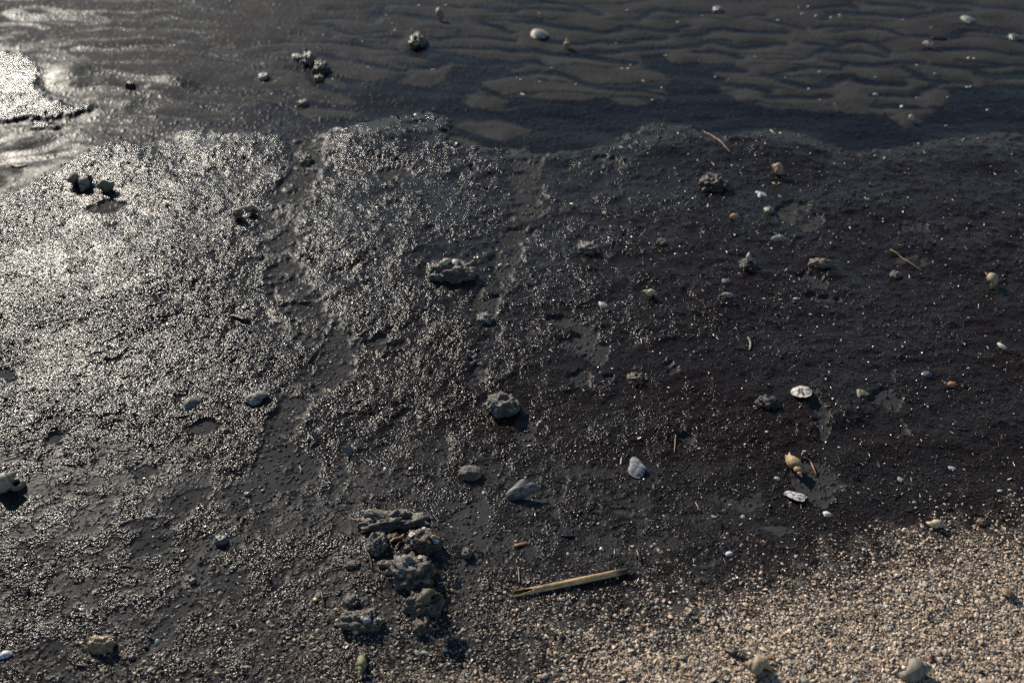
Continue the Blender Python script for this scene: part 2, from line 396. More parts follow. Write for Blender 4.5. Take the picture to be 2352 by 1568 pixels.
def make_mesh(name, V, F, mat=None, tint=None, smooth=True):
    """V (n,3); F one (m,k) array or a list of such; tint (n,3)."""
    V = np.asarray(V, np.float32)
    Fs = [np.asarray(f, np.int32) for f in (F if isinstance(F, list) else [F])]
    Fs = [f for f in Fs if len(f)]
    me = bpy.data.meshes.new(name)
    me.vertices.add(len(V)); me.vertices.foreach_set('co', V.ravel())
    loops = np.concatenate([f.ravel() for f in Fs])
    tot = np.concatenate([np.full(len(f), f.shape[1], np.int32) for f in Fs])
    start = np.concatenate([[0], np.cumsum(tot)[:-1]]).astype(np.int32)
    me.loops.add(len(loops)); me.loops.foreach_set('vertex_index', loops)
    me.polygons.add(len(tot)); me.polygons.foreach_set('loop_start', start); me.polygons.foreach_set('loop_total', tot)
    me.polygons.foreach_set('use_smooth', np.full(len(tot), bool(smooth)))
    if tint is not None:
        a = me.attributes.new('tint', 'FLOAT_COLOR', 'POINT')
        c = np.ones((len(V), 4), np.float32); c[:, :3] = tint
        a.data.foreach_set('color', c.ravel())
    me.update(calc_edges=True)
    me.validate()
    if mat: me.materials.append(mat)
    return me

def link(name, me, parent=None, loc=(0, 0, 0)):
    o = bpy.data.objects.new(name, me)
    COL.objects.link(o)
    o.location = loc
    if parent: o.parent = parent
    return o

def grid_faces(nu, nv, wrap_v=False):
    a = np.arange(nu - 1)[:, None] * nv
    if wrap_v:
        j = np.arange(nv)[None, :]; k = (j + 1) % nv
    else:
        j = np.arange(nv - 1)[None, :]; k = j + 1
    return np.stack([a + j, a + k, a + nv + k, a + nv + j], -1).reshape(-1, 4)

# ------------------------------------------------------------------ materials
def new_mat(name):
    m = bpy.data.materials.new(name); m.use_nodes = True
    nt = m.node_tree
    return m, nt, nt.nodes['Principled BSDF']

def nd(nt, kind, **kw):
    n = nt.nodes.new(kind)
    for k, v in kw.items():
        if k in n.inputs: n.inputs[k].default_value = v
        else: setattr(n, k, v)
    return n

def attr(nt, name):
    n = nt.nodes.new('ShaderNodeAttribute'); n.attribute_name = name; return n

def mixc(nt, fac, a, b):
    n = nt.nodes.new('ShaderNodeMix'); n.data_type = 'RGBA'
    for s, v in ((n.inputs[0], fac), (n.inputs[6], a), (n.inputs[7], b)):
        if isinstance(v, bpy.types.NodeSocket): nt.links.new(v, s)
        elif isinstance(v, tuple): s.default_value = (*v, 1) if len(v) == 3 else v
        else: s.default_value = v
    return n.outputs[2]

def mixf(nt, fac, a, b):
    n = nt.nodes.new('ShaderNodeMix'); n.data_type = 'FLOAT'
    for s, v in ((n.inputs[0], fac), (n.inputs[2], a), (n.inputs[3], b)):
        if isinstance(v, bpy.types.NodeSocket): nt.links.new(v, s)
        else: s.default_value = v
    return n.outputs[0]

def math_(nt, op, a, b=0.0, clamp=False):
    n = nt.nodes.new('ShaderNodeMath'); n.operation = op; n.use_clamp = clamp
    for s, v in ((n.inputs[0], a), (n.inputs[1], b)):
        if isinstance(v, bpy.types.NodeSocket): nt.links.new(v, s)
        else: s.default_value = v
    return n.outputs[0]

def noise_tex(nt, vec, scale, detail=3, rough=.55):
    n = nd(nt, 'ShaderNodeTexNoise', Scale=scale, Detail=detail, Roughness=rough)
    nt.links.new(vec, n.inputs['Vector']); return n

def ramp01(nt, val, a, b):
    n = nt.nodes.new('ShaderNodeMapRange'); n.interpolation_type = 'SMOOTHSTEP'
    nt.links.new(val, n.inputs[0]); n.inputs[1].default_value = a; n.inputs[2].default_value = b
    return n.outputs[0]

def ground_material():
    m, nt, bs = new_mat('shore_mud')
    co = nt.nodes.new('ShaderNodeTexCoord').outputs['Object']
    mat, trough, grit, film, red = (attr(nt, k).outputs['Fac'] for k in ('mat', 'trough', 'grit', 'film', 'red'))
    nA = noise_tex(nt, co, 9, 4).outputs['Fac']
    nB = noise_tex(nt, co, 420, 2).outputs['Fac']
    nC = noise_tex(nt, co, 70, 4, .65).outputs['Fac']
    mud = mixc(nt, ramp01(nt, nA, .35, .65), (.050, .0490, .0485), (.038, .0375, .0380))
    mud = mixc(nt, math_(nt, 'MULTIPLY', ramp01(nt, nB, .62, .72), .5), mud, (.075, .068, .056))
    mud = mixc(nt, math_(nt, 'MULTIPLY', ramp01(nt, nC, .55, .75), .35), mud, (.022, .020, .019))
    deb = mixc(nt, ramp01(nt, nB, .35, .7), (.008, .0072, .0075), (.030, .026, .0235))
    debr = mixc(nt, ramp01(nt, nB, .35, .7), (.007, .0048, .0045), (.022, .0138, .0108))
    deb = mixc(nt, red, deb, debr)  # reddish mat, darker to the right: weaker sun glint put into the colour
    c = mixc(nt, trough, mud, (.0065, .0068, .0095))
    c = mixc(nt, mat, c, deb)
    sandc = mixc(nt, ramp01(nt, nB, .3, .7), (.045, .038, .032), (.20, .165, .13))
    c = mixc(nt, math_(nt, 'MULTIPLY', grit, .95), c, sandc)
    nt.links.new(c, bs.inputs['Base Color'])
    r = mixf(nt, mat, mixf(nt, trough, .75, .36), .19)
    r = mixf(nt, film, r, .24)
    r = mixf(nt, grit, r, .8)
    nt.links.new(r, bs.inputs['Roughness'])
    bs.inputs['IOR'].default_value = 1.36
    sp = mixf(nt, grit, mixf(nt, mat, mixf(nt, trough, .02, .05), .16), .12)
    sp = mixf(nt, film, sp, .13)
    nt.links.new(sp, bs.inputs['Specular IOR Level'])
    v1 = nd(nt, 'ShaderNodeTexVoronoi', Scale=260.0); nt.links.new(co, v1.inputs['Vector'])
    n2 = noise_tex(nt, co, 480, 1).outputs['Fac']
    hgt = math_(nt, 'ADD', math_(nt, 'MULTIPLY', math_(nt, 'SUBTRACT', 1.0, v1.outputs['Distance']), .9), math_(nt, 'MULTIPLY', n2, .8))
    amp = math_(nt, 'ADD', math_(nt, 'MULTIPLY', trough, .10), math_(nt, 'ADD', math_(nt, 'MULTIPLY', mat, .7), math_(nt, 'MULTIPLY', grit, .5)))
    amp = math_(nt, 'MULTIPLY', amp, math_(nt, 'SUBTRACT', 1.0, math_(nt, 'MULTIPLY', film, .8)))
    bp = nd(nt, 'ShaderNodeBump', Strength=1.0, Distance=.0019)
    nt.links.new(math_(nt, 'MULTIPLY', hgt, amp), bp.inputs['Height'])
    nt.links.new(bp.outputs[0], bs.inputs['Normal'])
    return m

def tint_material(name, rough=.5, spec=.4, bump=.0, bscale=300, vary=.25, nscale=120):
    m, nt, bs = new_mat(name)
    co = nt.nodes.new('ShaderNodeTexCoord').outputs['Object']
    t = attr(nt, 'tint').outputs['Color']
    n = noise_tex(nt, co, nscale, 4, .65).outputs['Fac']
    dark = nt.nodes.new('ShaderNodeMix'); dark.data_type = 'RGBA'; dark.blend_type = 'MULTIPLY'
    nt.links.new(math_(nt, 'MULTIPLY', ramp01(nt, n, .42, .7), vary * 2), dark.inputs[0])
    nt.links.new(t, dark.inputs[6]); dark.inputs[7].default_value = (.42, .38, .34, 1)
    nt.links.new(dark.outputs[2], bs.inputs['Base Color'])
    bs.inputs['Roughness'].default_value = rough
    bs.inputs['Specular IOR Level'].default_value = spec
    if bump:
        nb = noise_tex(nt, co, bscale, 4, .65).outputs['Fac']
        bp = nd(nt, 'ShaderNodeBump', Strength=.9, Distance=bump)
        nt.links.new(nb, bp.inputs['Height']); nt.links.new(bp.outputs[0], bs.inputs['Normal'])
    return m

M_GROUND = ground_material()
M_SHELL = tint_material('weathered_shell', .55, .35, .0008, 500, .22)
M_PEARL = tint_material('smooth_shell', .32, .45, 0, 300, .08)
M_CLOD = tint_material('wet_clod', .36, .28, .0028, 420, .3, 160)
M_WOOD = tint_material('wet_wood', .42, .4, .0003, 400, .25, 60)
M_ROCK = tint_material('wet_rock', .28, .5, .002, 260, .2, 90)
M_GRIT = tint_material('shell_fragments', .5, .35, 0, 300, .0)
M_BITS = tint_material('plant_debris', .32, .25, 0, 300, .0)

# ------------------------------------------------------------------ the ground, one sheet to the horizon
NC, NR = 1180, 740
ST_rows = np.linspace(-70, 1568 + 90, NR)
rowY = np.array([at(1176, p)[1] for p in ST_rows])[::-1]
rowY = np.concatenate([[-400, -60, -12, -3, -.8, -.1, .3, .5, .58], rowY, [3.75, 3.95, 4.3, 5, 6.5, 10, 20, 60, 400]])
cu = np.linspace(-.60, .60, NC)
cu = np.concatenate([[-900, -120, -24, -8, -3.5, -1.8, -1.1, -.8, -.66], cu, [.66, .8, 1.1, 1.8, 3.5, 8, 24, 120, 900]])
wid = np.clip(rowY * CT + CAM_H * ST, .45, 6)
GX = (wid[:, None] * cu[None, :]).astype(np.float32)
GY = np.repeat(rowY[:, None], len(cu), 1).astype(np.float32)
fl = field(GX, GY)
farm = np.maximum(np.abs(GX.ravel()), np.abs(GY.ravel()))
fl['z'] *= sm(9, 5, farm)
me = make_mesh('ground', np.stack([GX.ravel(), GY.ravel(), fl['z']], 1), grid_faces(len(rowY), len(cu)), M_GROUND)
for k in ('mat', 'trough', 'grit', 'film', 'red'):
    a = me.attributes.new(k, 'FLOAT', 'POINT'); a.data.foreach_set('value', fl[k].astype(np.float32))
props(link('ground', me), kind='structure', label='wet dark tidal mud flat with ripples, debris and a corner of shell gravel')
ZG = fl['z'].reshape(GX.shape)

def ground_z(x, y):                                            # height of the sheet itself
    x = np.atleast_1d(np.asarray(x, float)); y = np.atleast_1d(np.asarray(y, float))
    r = np.clip(np.interp(y, rowY, np.arange(len(rowY))), 0, len(rowY) - 1.001)
    w = np.interp(y, rowY, wid)
    c = np.clip(np.interp(x / w, cu, np.arange(len(cu))), 0, len(cu) - 1.001)
    i = r.astype(int); j = c.astype(int); fr = r - i; fc = c - j
    return (ZG[i, j] * (1 - fr) * (1 - fc) + ZG[i + 1, j] * fr * (1 - fc) + ZG[i, j + 1] * (1 - fr) * fc + ZG[i + 1, j + 1] * fr * fc)

# ------------------------------------------------------------------ loose stuff: shell gravel and plant debris
def rand_rot(n, rng, flat=0.0):
    q = rng.normal(size=(n, 4)); q /= np.linalg.norm(q, axis=1)[:, None]
    if flat:                                                   # mostly lying flat
        a = rng.uniform(0, 2 * np.pi, n); tl = rng.normal(0, flat, n); b = rng.uniform(0, 2 * np.pi, n)
        ca, sa = np.cos(a), np.sin(a); z = np.zeros(n); o = np.ones(n)
        Rz = np.stack([ca, -sa, z, sa, ca, z, z, z, o], 1).reshape(n, 3, 3)
        kx, ky = np.cos(b), np.sin(b); ct, st = np.cos(tl), np.sin(tl)
        Rt = np.stack([ct + kx * kx * (1 - ct), kx * ky * (1 - ct), ky * st, kx * ky * (1 - ct), ct + ky * ky * (1 - ct), -kx * st, -ky * st, kx * st, ct], 1).reshape(n, 3, 3)
        return Rt @ Rz
    w, x, y, z = q.T
    return np.stack([1 - 2 * (y * y + z * z), 2 * (x * y - z * w), 2 * (x * z + y * w), 2 * (x * y + z * w), 1 - 2 * (x * x + z * z), 2 * (y * z - x * w),
                     2 * (x * z - y * w), 2 * (y * z + x * w), 1 - 2 * (x * x + y * y)], 1).reshape(n, 3, 3)

OCT_V = np.array([(1, 0, 0), (-1, 0, 0), (0, 1, 0), (0, -1, 0), (0, 0, 1), (0, 0, -1)], np.float32)
OCT_F = np.array([(0, 2, 4), (2, 1, 4), (1, 3, 4), (3, 0, 4), (2, 0, 5), (1, 2, 5), (3, 1, 5), (0, 3, 5)])
_a = np.arange(6) * np.pi / 3
CUP_V = np.concatenate([np.stack([np.cos(_a), np.sin(_a), np.full(6, -.45)], 1), [[0.1, 0, .25]]]).astype(np.float32)
CUP_F = np.array([(i, (i + 1) % 6, 6) for i in range(6)])
FIB_V = np.array([(-1, -.5, 0), (-1, .5, 0), (-1, 0, .8), (1, -.4, .1), (1, .4, .1), (1, 0, .7)], np.float32)
FIB_F = np.array([(0, 2, 1), (3, 4, 5), (0, 3, 5), (0, 5, 2), (1, 2, 5), (1, 5, 4)])

def scatter(TV, TF, pos, scl, rot, col, rng, jitter=.25):
    n, k = len(pos), len(TV)
    V = TV[None] * (1 + rng.uniform(-jitter, jitter, (n, k, 1))) * scl[:, None, :]
    V = np.einsum('nij,nkj->nki', rot, V) + pos[:, None, :]
    F = TF[None] + (np.arange(n) * k)[:, None, None]
    return V.reshape(-1, 3), F.reshape(-1, TF.shape[1]), np.repeat(col, k, 0)

def merge(parts):
    V, F, C, o = [], [], [], 0
    for v, f, c in parts:
        V.append(v); F.append(f + o); C.append(c); o += len(v)
    return np.concatenate(V), np.concatenate(F), np.concatenate(C)

def sample_ground(n, y0, y1, rng, x0=-180, x1=2532):
    """points even over the photograph's ground between two rows"""
    px = rng.uniform(x0, x1, n); py = rng.uniform(y0, y1, n)
    u, v = (px - 1176) * KP, (784 - py) * KP
    t = CAM_H / (ST - v * CT)
    return t * u, t * (CT + v * ST), px, py

SHELLY = np.array([(.52, .44, .35), (.46, .37, .29), (.58, .53, .46), (.40, .30, .22), (.60, .50, .40), (.30, .25, .21), (.22, .15, .10), (.06, .05, .045), (.48, .36, .27), (.36, .36, .35)], np.float32)
SHELLY = SHELLY * np.array((1.0, .94, .84), np.float32)
SHELLP = np.array([.17, .16, .12, .11, .10, .09, .07, .08, .07, .03])
rng = np.random.default_rng(11)
n = 190000
x, y, px, py = sample_ground(n, 1040, 1640, rng)
f = field(x, y, False)
ds = f['dsand']
zone = np.interp(py, [1080, 1200, 1330, 1450, 1568], [.0, .04, .12, .60, 1.0])
zone = zone * np.interp(px, [0, 300, 650, 1000, 1400, 2352], [.16, .32, .95, 1.05, 1.05, 1.1])
patch = .35 + 1.0 * sm(-.4, .5, fbm(x * 9, y * 9, 90, 3))
prob = np.maximum(zone * patch, sm(.07, -.05, ds) * (.55 + .45 * sm(.0, -.12, ds)))
prob = prob * (1 - .5 * f['bare'] * (f['grit'] < .5))
keep = rng.uniform(0, 1, n) < prob * .80
x, y, py, ds = x[keep], y[keep], py[keep], ds[keep]
n = len(x)
size = np.exp(rng.normal(math.log(.00142), .42, n)).clip(.0009, .0050)
size *= np.interp(ds, [-.15, .12], [1.0, .78])
col = SHELLY[rng.choice(len(SHELLY), n, p=SHELLP)] * rng.uniform(.7, 1.25, (n, 1))
wet = np.interp(ds, [0, .15], [1.0, .70])[:, None]
col = col * wet * np.where((rng.uniform(0, 1, n) < np.interp(ds, [-.02, .15], [0, .45]))[:, None], .28, 1.0)
z = ground_z(x, y)
cup = rng.uniform(0, 1, n) < .35
P = np.stack([x, y, z + size * .25], 1)
sc = np.stack([size * rng.uniform(.8, 1.5, n), size * rng.uniform(.6, 1.0, n), size * rng.uniform(.25, .7, n)], 1)
R = rand_rot(n, rng, .55)
V, F, C = merge([scatter(OCT_V, OCT_F, P[~cup], sc[~cup], R[~cup], col[~cup], rng), scatter(CUP_V, CUP_F, P[cup], sc[cup], R[cup], col[cup], rng)])
props(link('shell_gravel', make_mesh('shell_gravel', V, F, M_GRIT, C, smooth=False)), kind='stuff', label='pale crushed shell gravel spread over the near shore')
N_GRIT = n

rng = np.random.default_rng(12)
n = 105000
x, y, px, py = sample_ground(n, 240, 1600, rng)
f = field(x, y, False)
thin = np.interp(py, [240, 500, 1568], [.5, .8, 1.0])
prob = (.62 * f['mat'] * (1 - .7 * f['film']) + .10 * (1 - f['mat']) * (1 - f['infront'])) * (1 - .9 * f['grit']) * thin
keep = rng.uniform(0, 1, n) < prob
x, y, py = x[keep], y[keep], py[keep]; fr = f['red'][keep]; n = len(x)
fib = rng.uniform(0, 1, n) < .42
size = np.exp(rng.normal(math.log(.0016), .35, n)).clip(.0008, .0045) * np.interp(py, [240, 700, 1568], [1.5, 1.1, .9])
c0 = np.array([(.014, .0115, .0115)], np.float32) * rng.uniform(.5, 1.8, (n, 1)) + fr[:, None] * np.array([(.014, .004, .0)], np.float32) * rng.uniform(.2, 1.6, (n, 1))
odd = rng.uniform(0, 1, n)
c0[odd < .012] = (.10, .075, .05); c0[(odd > .018) & (odd < .030)] = (.075, .03, .016); c0[(odd > .034) & (odd < .038)] = (.36, .33, .28)
z = ground_z(x, y)
P = np.stack([x, y, z + size * .12], 1)
sc = np.stack([size * rng.uniform(.7, 1.3, n), size * rng.uniform(.6, 1.0, n), size * rng.uniform(.35, .7, n)], 1)
scf = np.stack([size * rng.uniform(1.2, 2.6, n), size * rng.uniform(.3, .55, n), size * rng.uniform(.25, .5, n)], 1)
R = rand_rot(n, rng, .35)
V, F, C = merge([scatter(OCT_V, OCT_F, P[~fib], sc[~fib], R[~fib], c0[~fib], rng), scatter(FIB_V, FIB_F, P[fib], scf[fib], R[fib], c0[fib], rng)])
props(link('plant_debris', make_mesh('plant_debris', V, F, M_BITS, C, smooth=False)), kind='stuff', label='dark wet plant debris matted over the mud')
print('grit', N_GRIT, 'debris', n)

# ------------------------------------------------------------------ builders of shells, clods, sticks
def spiral(turns=5.0, expand=1.75, zs=2.0, rz=.80, canal=.6, knobs=0, knob=.0, ribs=0, rib=.0, cords=0, cord=.0, lip=.06, nth=22, nph=18):
    """a coiled shell with its apex at +X, width about 2, laid along X; returns body (V,F,u,phi) and mouth (V,F)."""
    th = np.linspace(0, 2 * np.pi * turns, int(nth * turns)); tm = th[-1]
    ph = np.linspace(0, 2 * np.pi, nph, endpoint=False)
    k = math.log(expand) / (2 * np.pi)
    s = np.exp(k * (th - tm))[:, None]
    low = rz + canal * sm(tm - 2.3 * np.pi, tm, th)[:, None]
    flare = 1 + lip * sm(tm - .5, tm, th)[:, None]
    c, sn = np.cos(ph)[None], np.sin(ph)[None]
    rr = .52 * s * flare
    shoulder = np.exp(-((ph[None] - .75) / .45) ** 2)
    m = np.ones_like(s * c)
    if knobs: m = m + knob * shoulder * np.clip(np.cos(th[:, None] * knobs), 0, 1) ** 2
    if ribs: m = m + rib * np.cos(th[:, None] * ribs) * np.clip(c, 0, 1)
    if cords: m = m + cord * np.sin(ph[None] * cords + .3)
    taper = np.where(sn < 0, 1 - .34 * np.clip((low - rz), 0, 2) * sn * sn * .8, 1)
    r = .5 * s + rr * c * m * taper
    zz = -zs * s + np.where(sn > 0, rz * .85, low) * s * sn * flare
    V = np.stack([zz, r * np.cos(th)[:, None], r * np.sin(th)[:, None]], -1)
    n = len(th)
    F = grid_faces(n, nph, True)
    u = np.repeat(th[:, None] / tm, nph, 1).ravel(); pv = np.repeat(ph[None], n, 0).ravel()
    # the mouth, running back inside
    ring = V[-1]; cen = ring.mean(0)
    rings = [ring * 1.0]
    for q, back in ((.90, .02), (.80, .20), (.62, .45), (.3, .6)):
        a = -back; Rm = np.array([[1, 0, 0], [0, math.cos(a), -math.sin(a)], [0, math.sin(a), math.cos(a)]])
        rings.append(((cen + (ring - cen) * q) @ Rm.T))
    MV = np.concatenate(rings); MF = grid_faces(len(rings), nph, True)
    return V.reshape(-1, 3), F, u, pv, MV, MF

def rot_m(az, tilt, roll):
    return np.array(Matrix.Rotation(az, 3, 'Z') @ Matrix.Rotation(-tilt, 3, 'Y') @ Matrix.Rotation(roll, 3, 'X'))

C3 = lambda *a: np.array(a, np.float32)

def whelk(px, py, length, az_img, label, color=(.42, .36, .27), color2=None, mouth=(.10, .07, .05), tilt=0.0, roll=0.0, sink=.15, width=None, cat='shell',
          name='whelk_shell', group=None, seed=1, dirt=.5, apex_dark=False, base_z=0.0, material=None, lumps=.04, **kw):
    """length in photograph units; az_img: direction the apex points in the photograph's plane, degrees, 0 right, 90 away."""
    V, F, u, pv, MV, MF = spiral(**kw)
    lo, hi = V[:, 0].min(), V[:, 0].max()
    ca, sa = math.cos(math.radians(az_img)), math.sin(math.radians(az_img)) * fore(py)
    L = length * mpp(py) / max(math.hypot(ca, sa), .74)
    k = L / (hi - lo)
    kw_ = k if width is None else width * mpp(py) / (V[:, 1].max() - V[:, 1].min())
    sc = np.array([k, kw_, kw_])
    cx = (lo + hi) / 2
    V = (V - [cx, 0, 0]) * sc; MV = (MV - [cx, 0, 0]) * sc
    nn = fbm3(V / L * 7 + seed * 3.1, seed, 3)
    V = V + (V / (np.linalg.norm(V, axis=1)[:, None] + 1e-6)) * (nn * lumps * L * .5)[:, None]
    Rm = rot_m(math.radians(az_img), math.radians(tilt), math.radians(roll))
    V = V @ Rm.T; MV = MV @ Rm.T
    zmin, zmax = V[:, 2].min(), V[:, 2].max()
    h = zmax - zmin
    x, y = at(px, py, h * (.5 - sink) + base_z)
    gz = float(ground_z(x, y)[0]) + base_z
    off = np.array([0, 0, -zmin - h * sink])
    V = V + off; MV = MV + off
    c1 = np.array(color); c2 = np.array(color2 if color2 is not None else c1 * .62)
    band = .5 + .5 * np.sin(pv * 5 + nn * 3) * np.cos(u * 55 + 2 * nn)
    t = np.clip(.35 * band + .55 * sm(-.2, .5, fbm3(V / L * 9 + seed, seed + 5, 3)), 0, 1)
    col = c1[None] * (1 - t[:, None]) + c2[None] * t[:, None]
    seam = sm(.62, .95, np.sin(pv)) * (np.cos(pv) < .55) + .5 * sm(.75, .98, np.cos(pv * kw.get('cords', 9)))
    col = col * (1 - .5 * np.clip(seam, 0, 1))[:, None]  # painted shading and dirt in the whorl sutures, darker cord lines
    if apex_dark: col = np.where((u < .45)[:, None], col * .55, col)
    low = sm(.35, 0, (V[:, 2] - V[:, 2].min()) / h + .25 * nn)
    col = col * (1 - dirt * low[:, None]) + np.array((.05, .042, .035)) * (dirt * low)[:, None]
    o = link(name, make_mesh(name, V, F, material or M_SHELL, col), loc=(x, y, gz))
    props(o, label, cat, group)
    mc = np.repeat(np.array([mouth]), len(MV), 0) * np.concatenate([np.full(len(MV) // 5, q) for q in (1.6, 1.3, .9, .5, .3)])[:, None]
    link('shell_opening', make_mesh('shell_opening', MV, MF, M_PEARL, mc), o)
    return o

_ico = {}
def ico(sub):
    if sub not in _ico:
        import bmesh
        b = bmesh.new(); bmesh.ops.create_icosphere(b, subdivisions=sub, radius=1.0)
        b.verts.ensure_lookup_table()
        _ico[sub] = (np.array([v.co[:] for v in b.verts], np.float32), np.array([[v.index for v in q.verts] for q in b.faces], np.int32))
        b.free()
    return _ico[sub]

def lump(px, py, w, h, label, name='mud_clod', cat='clod', height=None, color=(.085, .072, .058), pale=(.27, .235, .19), sub=4, rough=.35, freq=2.2, sink=.35, az=0,
         seed=1, material=None, group=None, grain=.022, top=.5, base_z=0.0, squash=None):
    """w, h: half sizes in photograph units (h as seen, foreshortened)."""
    V, F = ico(sub); V = V.copy()
    m = mpp(py)
    w *= 1.16; h *= 1.2; top = min(1, top * 1.25)
    rx = w * m; hz = (height if height is not None else h * 1.1) * 1.15 * m
    ry = max(h * m / max(fore(py), .3) * .75, rx * .5)
    n1 = fbm3(V * freq + seed * 7.3, seed, 4, .55)
    n2 = np.abs(noise3(V * freq * 2.6 + seed, seed + 9))
    n3 = noise3(V * 13 + seed, seed + 3) + .6 * noise3(V * 26 + seed, seed + 4)
    V = np.sign(V) * np.abs(V) ** np.array([.86, .86, .62])
    V = V * (1 + .85 * rough * n1 - rough * .25 * n2 + grain * n3)[:, None]
    V[:, 2] = np.where(V[:, 2] < 0, V[:, 2] * .5, V[:, 2])
    V = V * np.array([rx, ry, hz])
    a = math.radians(az); V = V @ np.array([[math.cos(a), math.sin(a), 0], [-math.sin(a), math.cos(a), 0], [0, 0, 1]])
    zr = V[:, 2].max()
    x, y = at(px, py, zr * .3 + base_z)
    gz = float(ground_z(x, y)[0]) + base_z
    V[:, 2] += -zr * .05 if sink is None else zr * (.25 - sink)
    t = sm(-.2, .7, fbm3(V / rx * 3 + seed, seed + 15, 4, .6)) * top
    col = np.array(color)[None] * (1 - t[:, None]) + np.array(pale)[None] * t[:, None]
    col = col * (1 + .35 * n3[:, None]).clip(.4, 1.7)
    o = link(name, make_mesh(name, V, F, material or M_CLOD, col), loc=(x, y, gz))
    return props(o, label, cat, group)

def tube(pts, rads, label=None, name='twig', cat='twig', color=(.10, .06, .04), color2=None, sides=8, group=None, lift=.3, parent=None, ground=True, flat=1.0, mat=None, seed=1):
    """pts in photograph units; rads half widths in photograph units."""
    W = [at(p[0], p[1]) for p in pts]
    ws = np.array(W); m = [mpp(p[1]) for p in pts]
    d = np.concatenate([[0], np.cumsum(np.linalg.norm(np.diff(ws, axis=0), axis=1))])
    n = max(10, 5 * len(pts)); tt = np.linspace(0, d[-1], n)
    xs = np.interp(tt, d, ws[:, 0]); ys = np.interp(tt, d, ws[:, 1])
    ker = np.ones(3) / 3
    for _ in range(2):
        xs[1:-1] = np.convolve(xs, ker, 'valid'); ys[1:-1] = np.convolve(ys, ker, 'valid')
    r = np.interp(tt, d, np.array([q * mm for q, mm in zip(rads, m)]))
    zz = ground_z(xs, ys); zz = np.maximum(zz, np.convolve(np.pad(zz, 2, 'edge'), np.ones(5) / 5, 'valid')) + r * flat * lift
    C = np.stack([xs, ys, zz], 1)
    org = C[0].copy(); C = C - org
    tan = np.gradient(C, axis=0); tan /= np.linalg.norm(tan, axis=1)[:, None]
    side = np.cross(tan, [0, 0, 1]); side /= np.linalg.norm(side, axis=1)[:, None]
    up = np.cross(side, tan)
    a = np.arange(sides) * 2 * np.pi / sides
    rr = r[:, None] * (1 + .25 * noise3(np.stack([np.repeat(tt, sides) * 220, np.tile(np.cos(a) * 1.4, n), np.tile(np.sin(a) * 1.4, n)], 1) + seed, seed).reshape(n, sides))
    V = C[:, None] + side[:, None] * (np.cos(a)[None] * rr)[..., None] + up[:, None] * (np.sin(a)[None] * rr * flat)[..., None]
    V = np.concatenate([V.reshape(-1, 3), C[:1], C[-1:]])
    F = grid_faces(n, sides, True)
    j = np.arange(sides); k = (j + 1) % sides
    caps = np.concatenate([np.stack([np.full(sides, n * sides), k, j], 1), np.stack([np.full(sides, n * sides + 1), (n - 1) * sides + j, (n - 1) * sides + k], 1)])
    c1 = np.array(color); c2 = np.array(color2 if color2 is not None else c1 * .5)
    t = sm(-.3, .5, fbm3(np.stack([V[:, 0] * 60, V[:, 1] * 60, V[:, 2] * 300], 1) + seed, seed + 2, 3))[:, None]
    col = c1 * (1 - t) + c2 * t
    o = link(name, make_mesh(name, V, [F, caps], mat or M_WOOD, col), parent, tuple(org))
    if parent is None: props(o, label, cat, group)
    return o

def plate(rx, ry, dome, thick, ribs=0, rib=.0, rough=.08, seed=1, layers=0, nr=9, na=40, umbo=(-.85, 0), corner=0.0, flip=False):
    """half shell or shell piece of real thickness, centred on the origin, convex side up"""
    a = np.arange(na) * 2 * np.pi / na; r = np.linspace(0, 1, nr)
    out = 1 + rough * np.array([noise3(np.array([[math.cos(q) * .9 + seed * .37, math.sin(q) * .9, seed * .7]]), seed)[0] for q in a]) * 1.6
    out = out * (1 + corner * np.abs(np.cos(2 * a + seed)))
    X = r[:, None] * out * np.cos(a); Y = r[:, None] * out * np.sin(a)
    ang = np.arctan2(Y - umbo[1], X - umbo[0]); dist = np.hypot(X - umbo[0], Y - umbo[1])
    Z = dome * (1 - r[:, None] ** 2) ** .7 * (1 - .35 * X)
    rb = np.cos(ang * ribs) * rib * np.clip(dist, 0, 1) if ribs else 0
    ly = np.abs(((dist * layers) % 1) - .5) * .04 * (1 if layers else 0)
    nz = rough * .35 * noise3(np.stack([X.ravel() * 3 + seed, Y.ravel() * 3, np.full(X.size, seed)], 1), seed).reshape(X.shape)
    Zt = Z + rb * dome + (ly + nz) * (dome + .05)
    Zb = Z - thick - nz * .5 * dome
    T_ = np.stack([X * rx, Y * ry, Zt * rx], -1).reshape(-1, 3); B_ = np.stack([X * rx, Y * ry, Zb * rx], -1).reshape(-1, 3)
    V = np.concatenate([T_, B_]); N = nr * na
    Ft = grid_faces(nr, na, True); Fb = Ft[:, ::-1] + N
    j = np.arange(na); k = (j + 1) % na; e = (nr - 1) * na
    rim = np.stack([e + j, e + k, N + e + k, N + e + j], 1)[:, ::-1]
    if flip: V = V * np.array([1, -1, -1])
    return V, np.concatenate([Ft, Fb, rim]), np.concatenate([ang.ravel()] * 2), np.concatenate([dist.ravel()] * 2), np.repeat([1, 0], N)

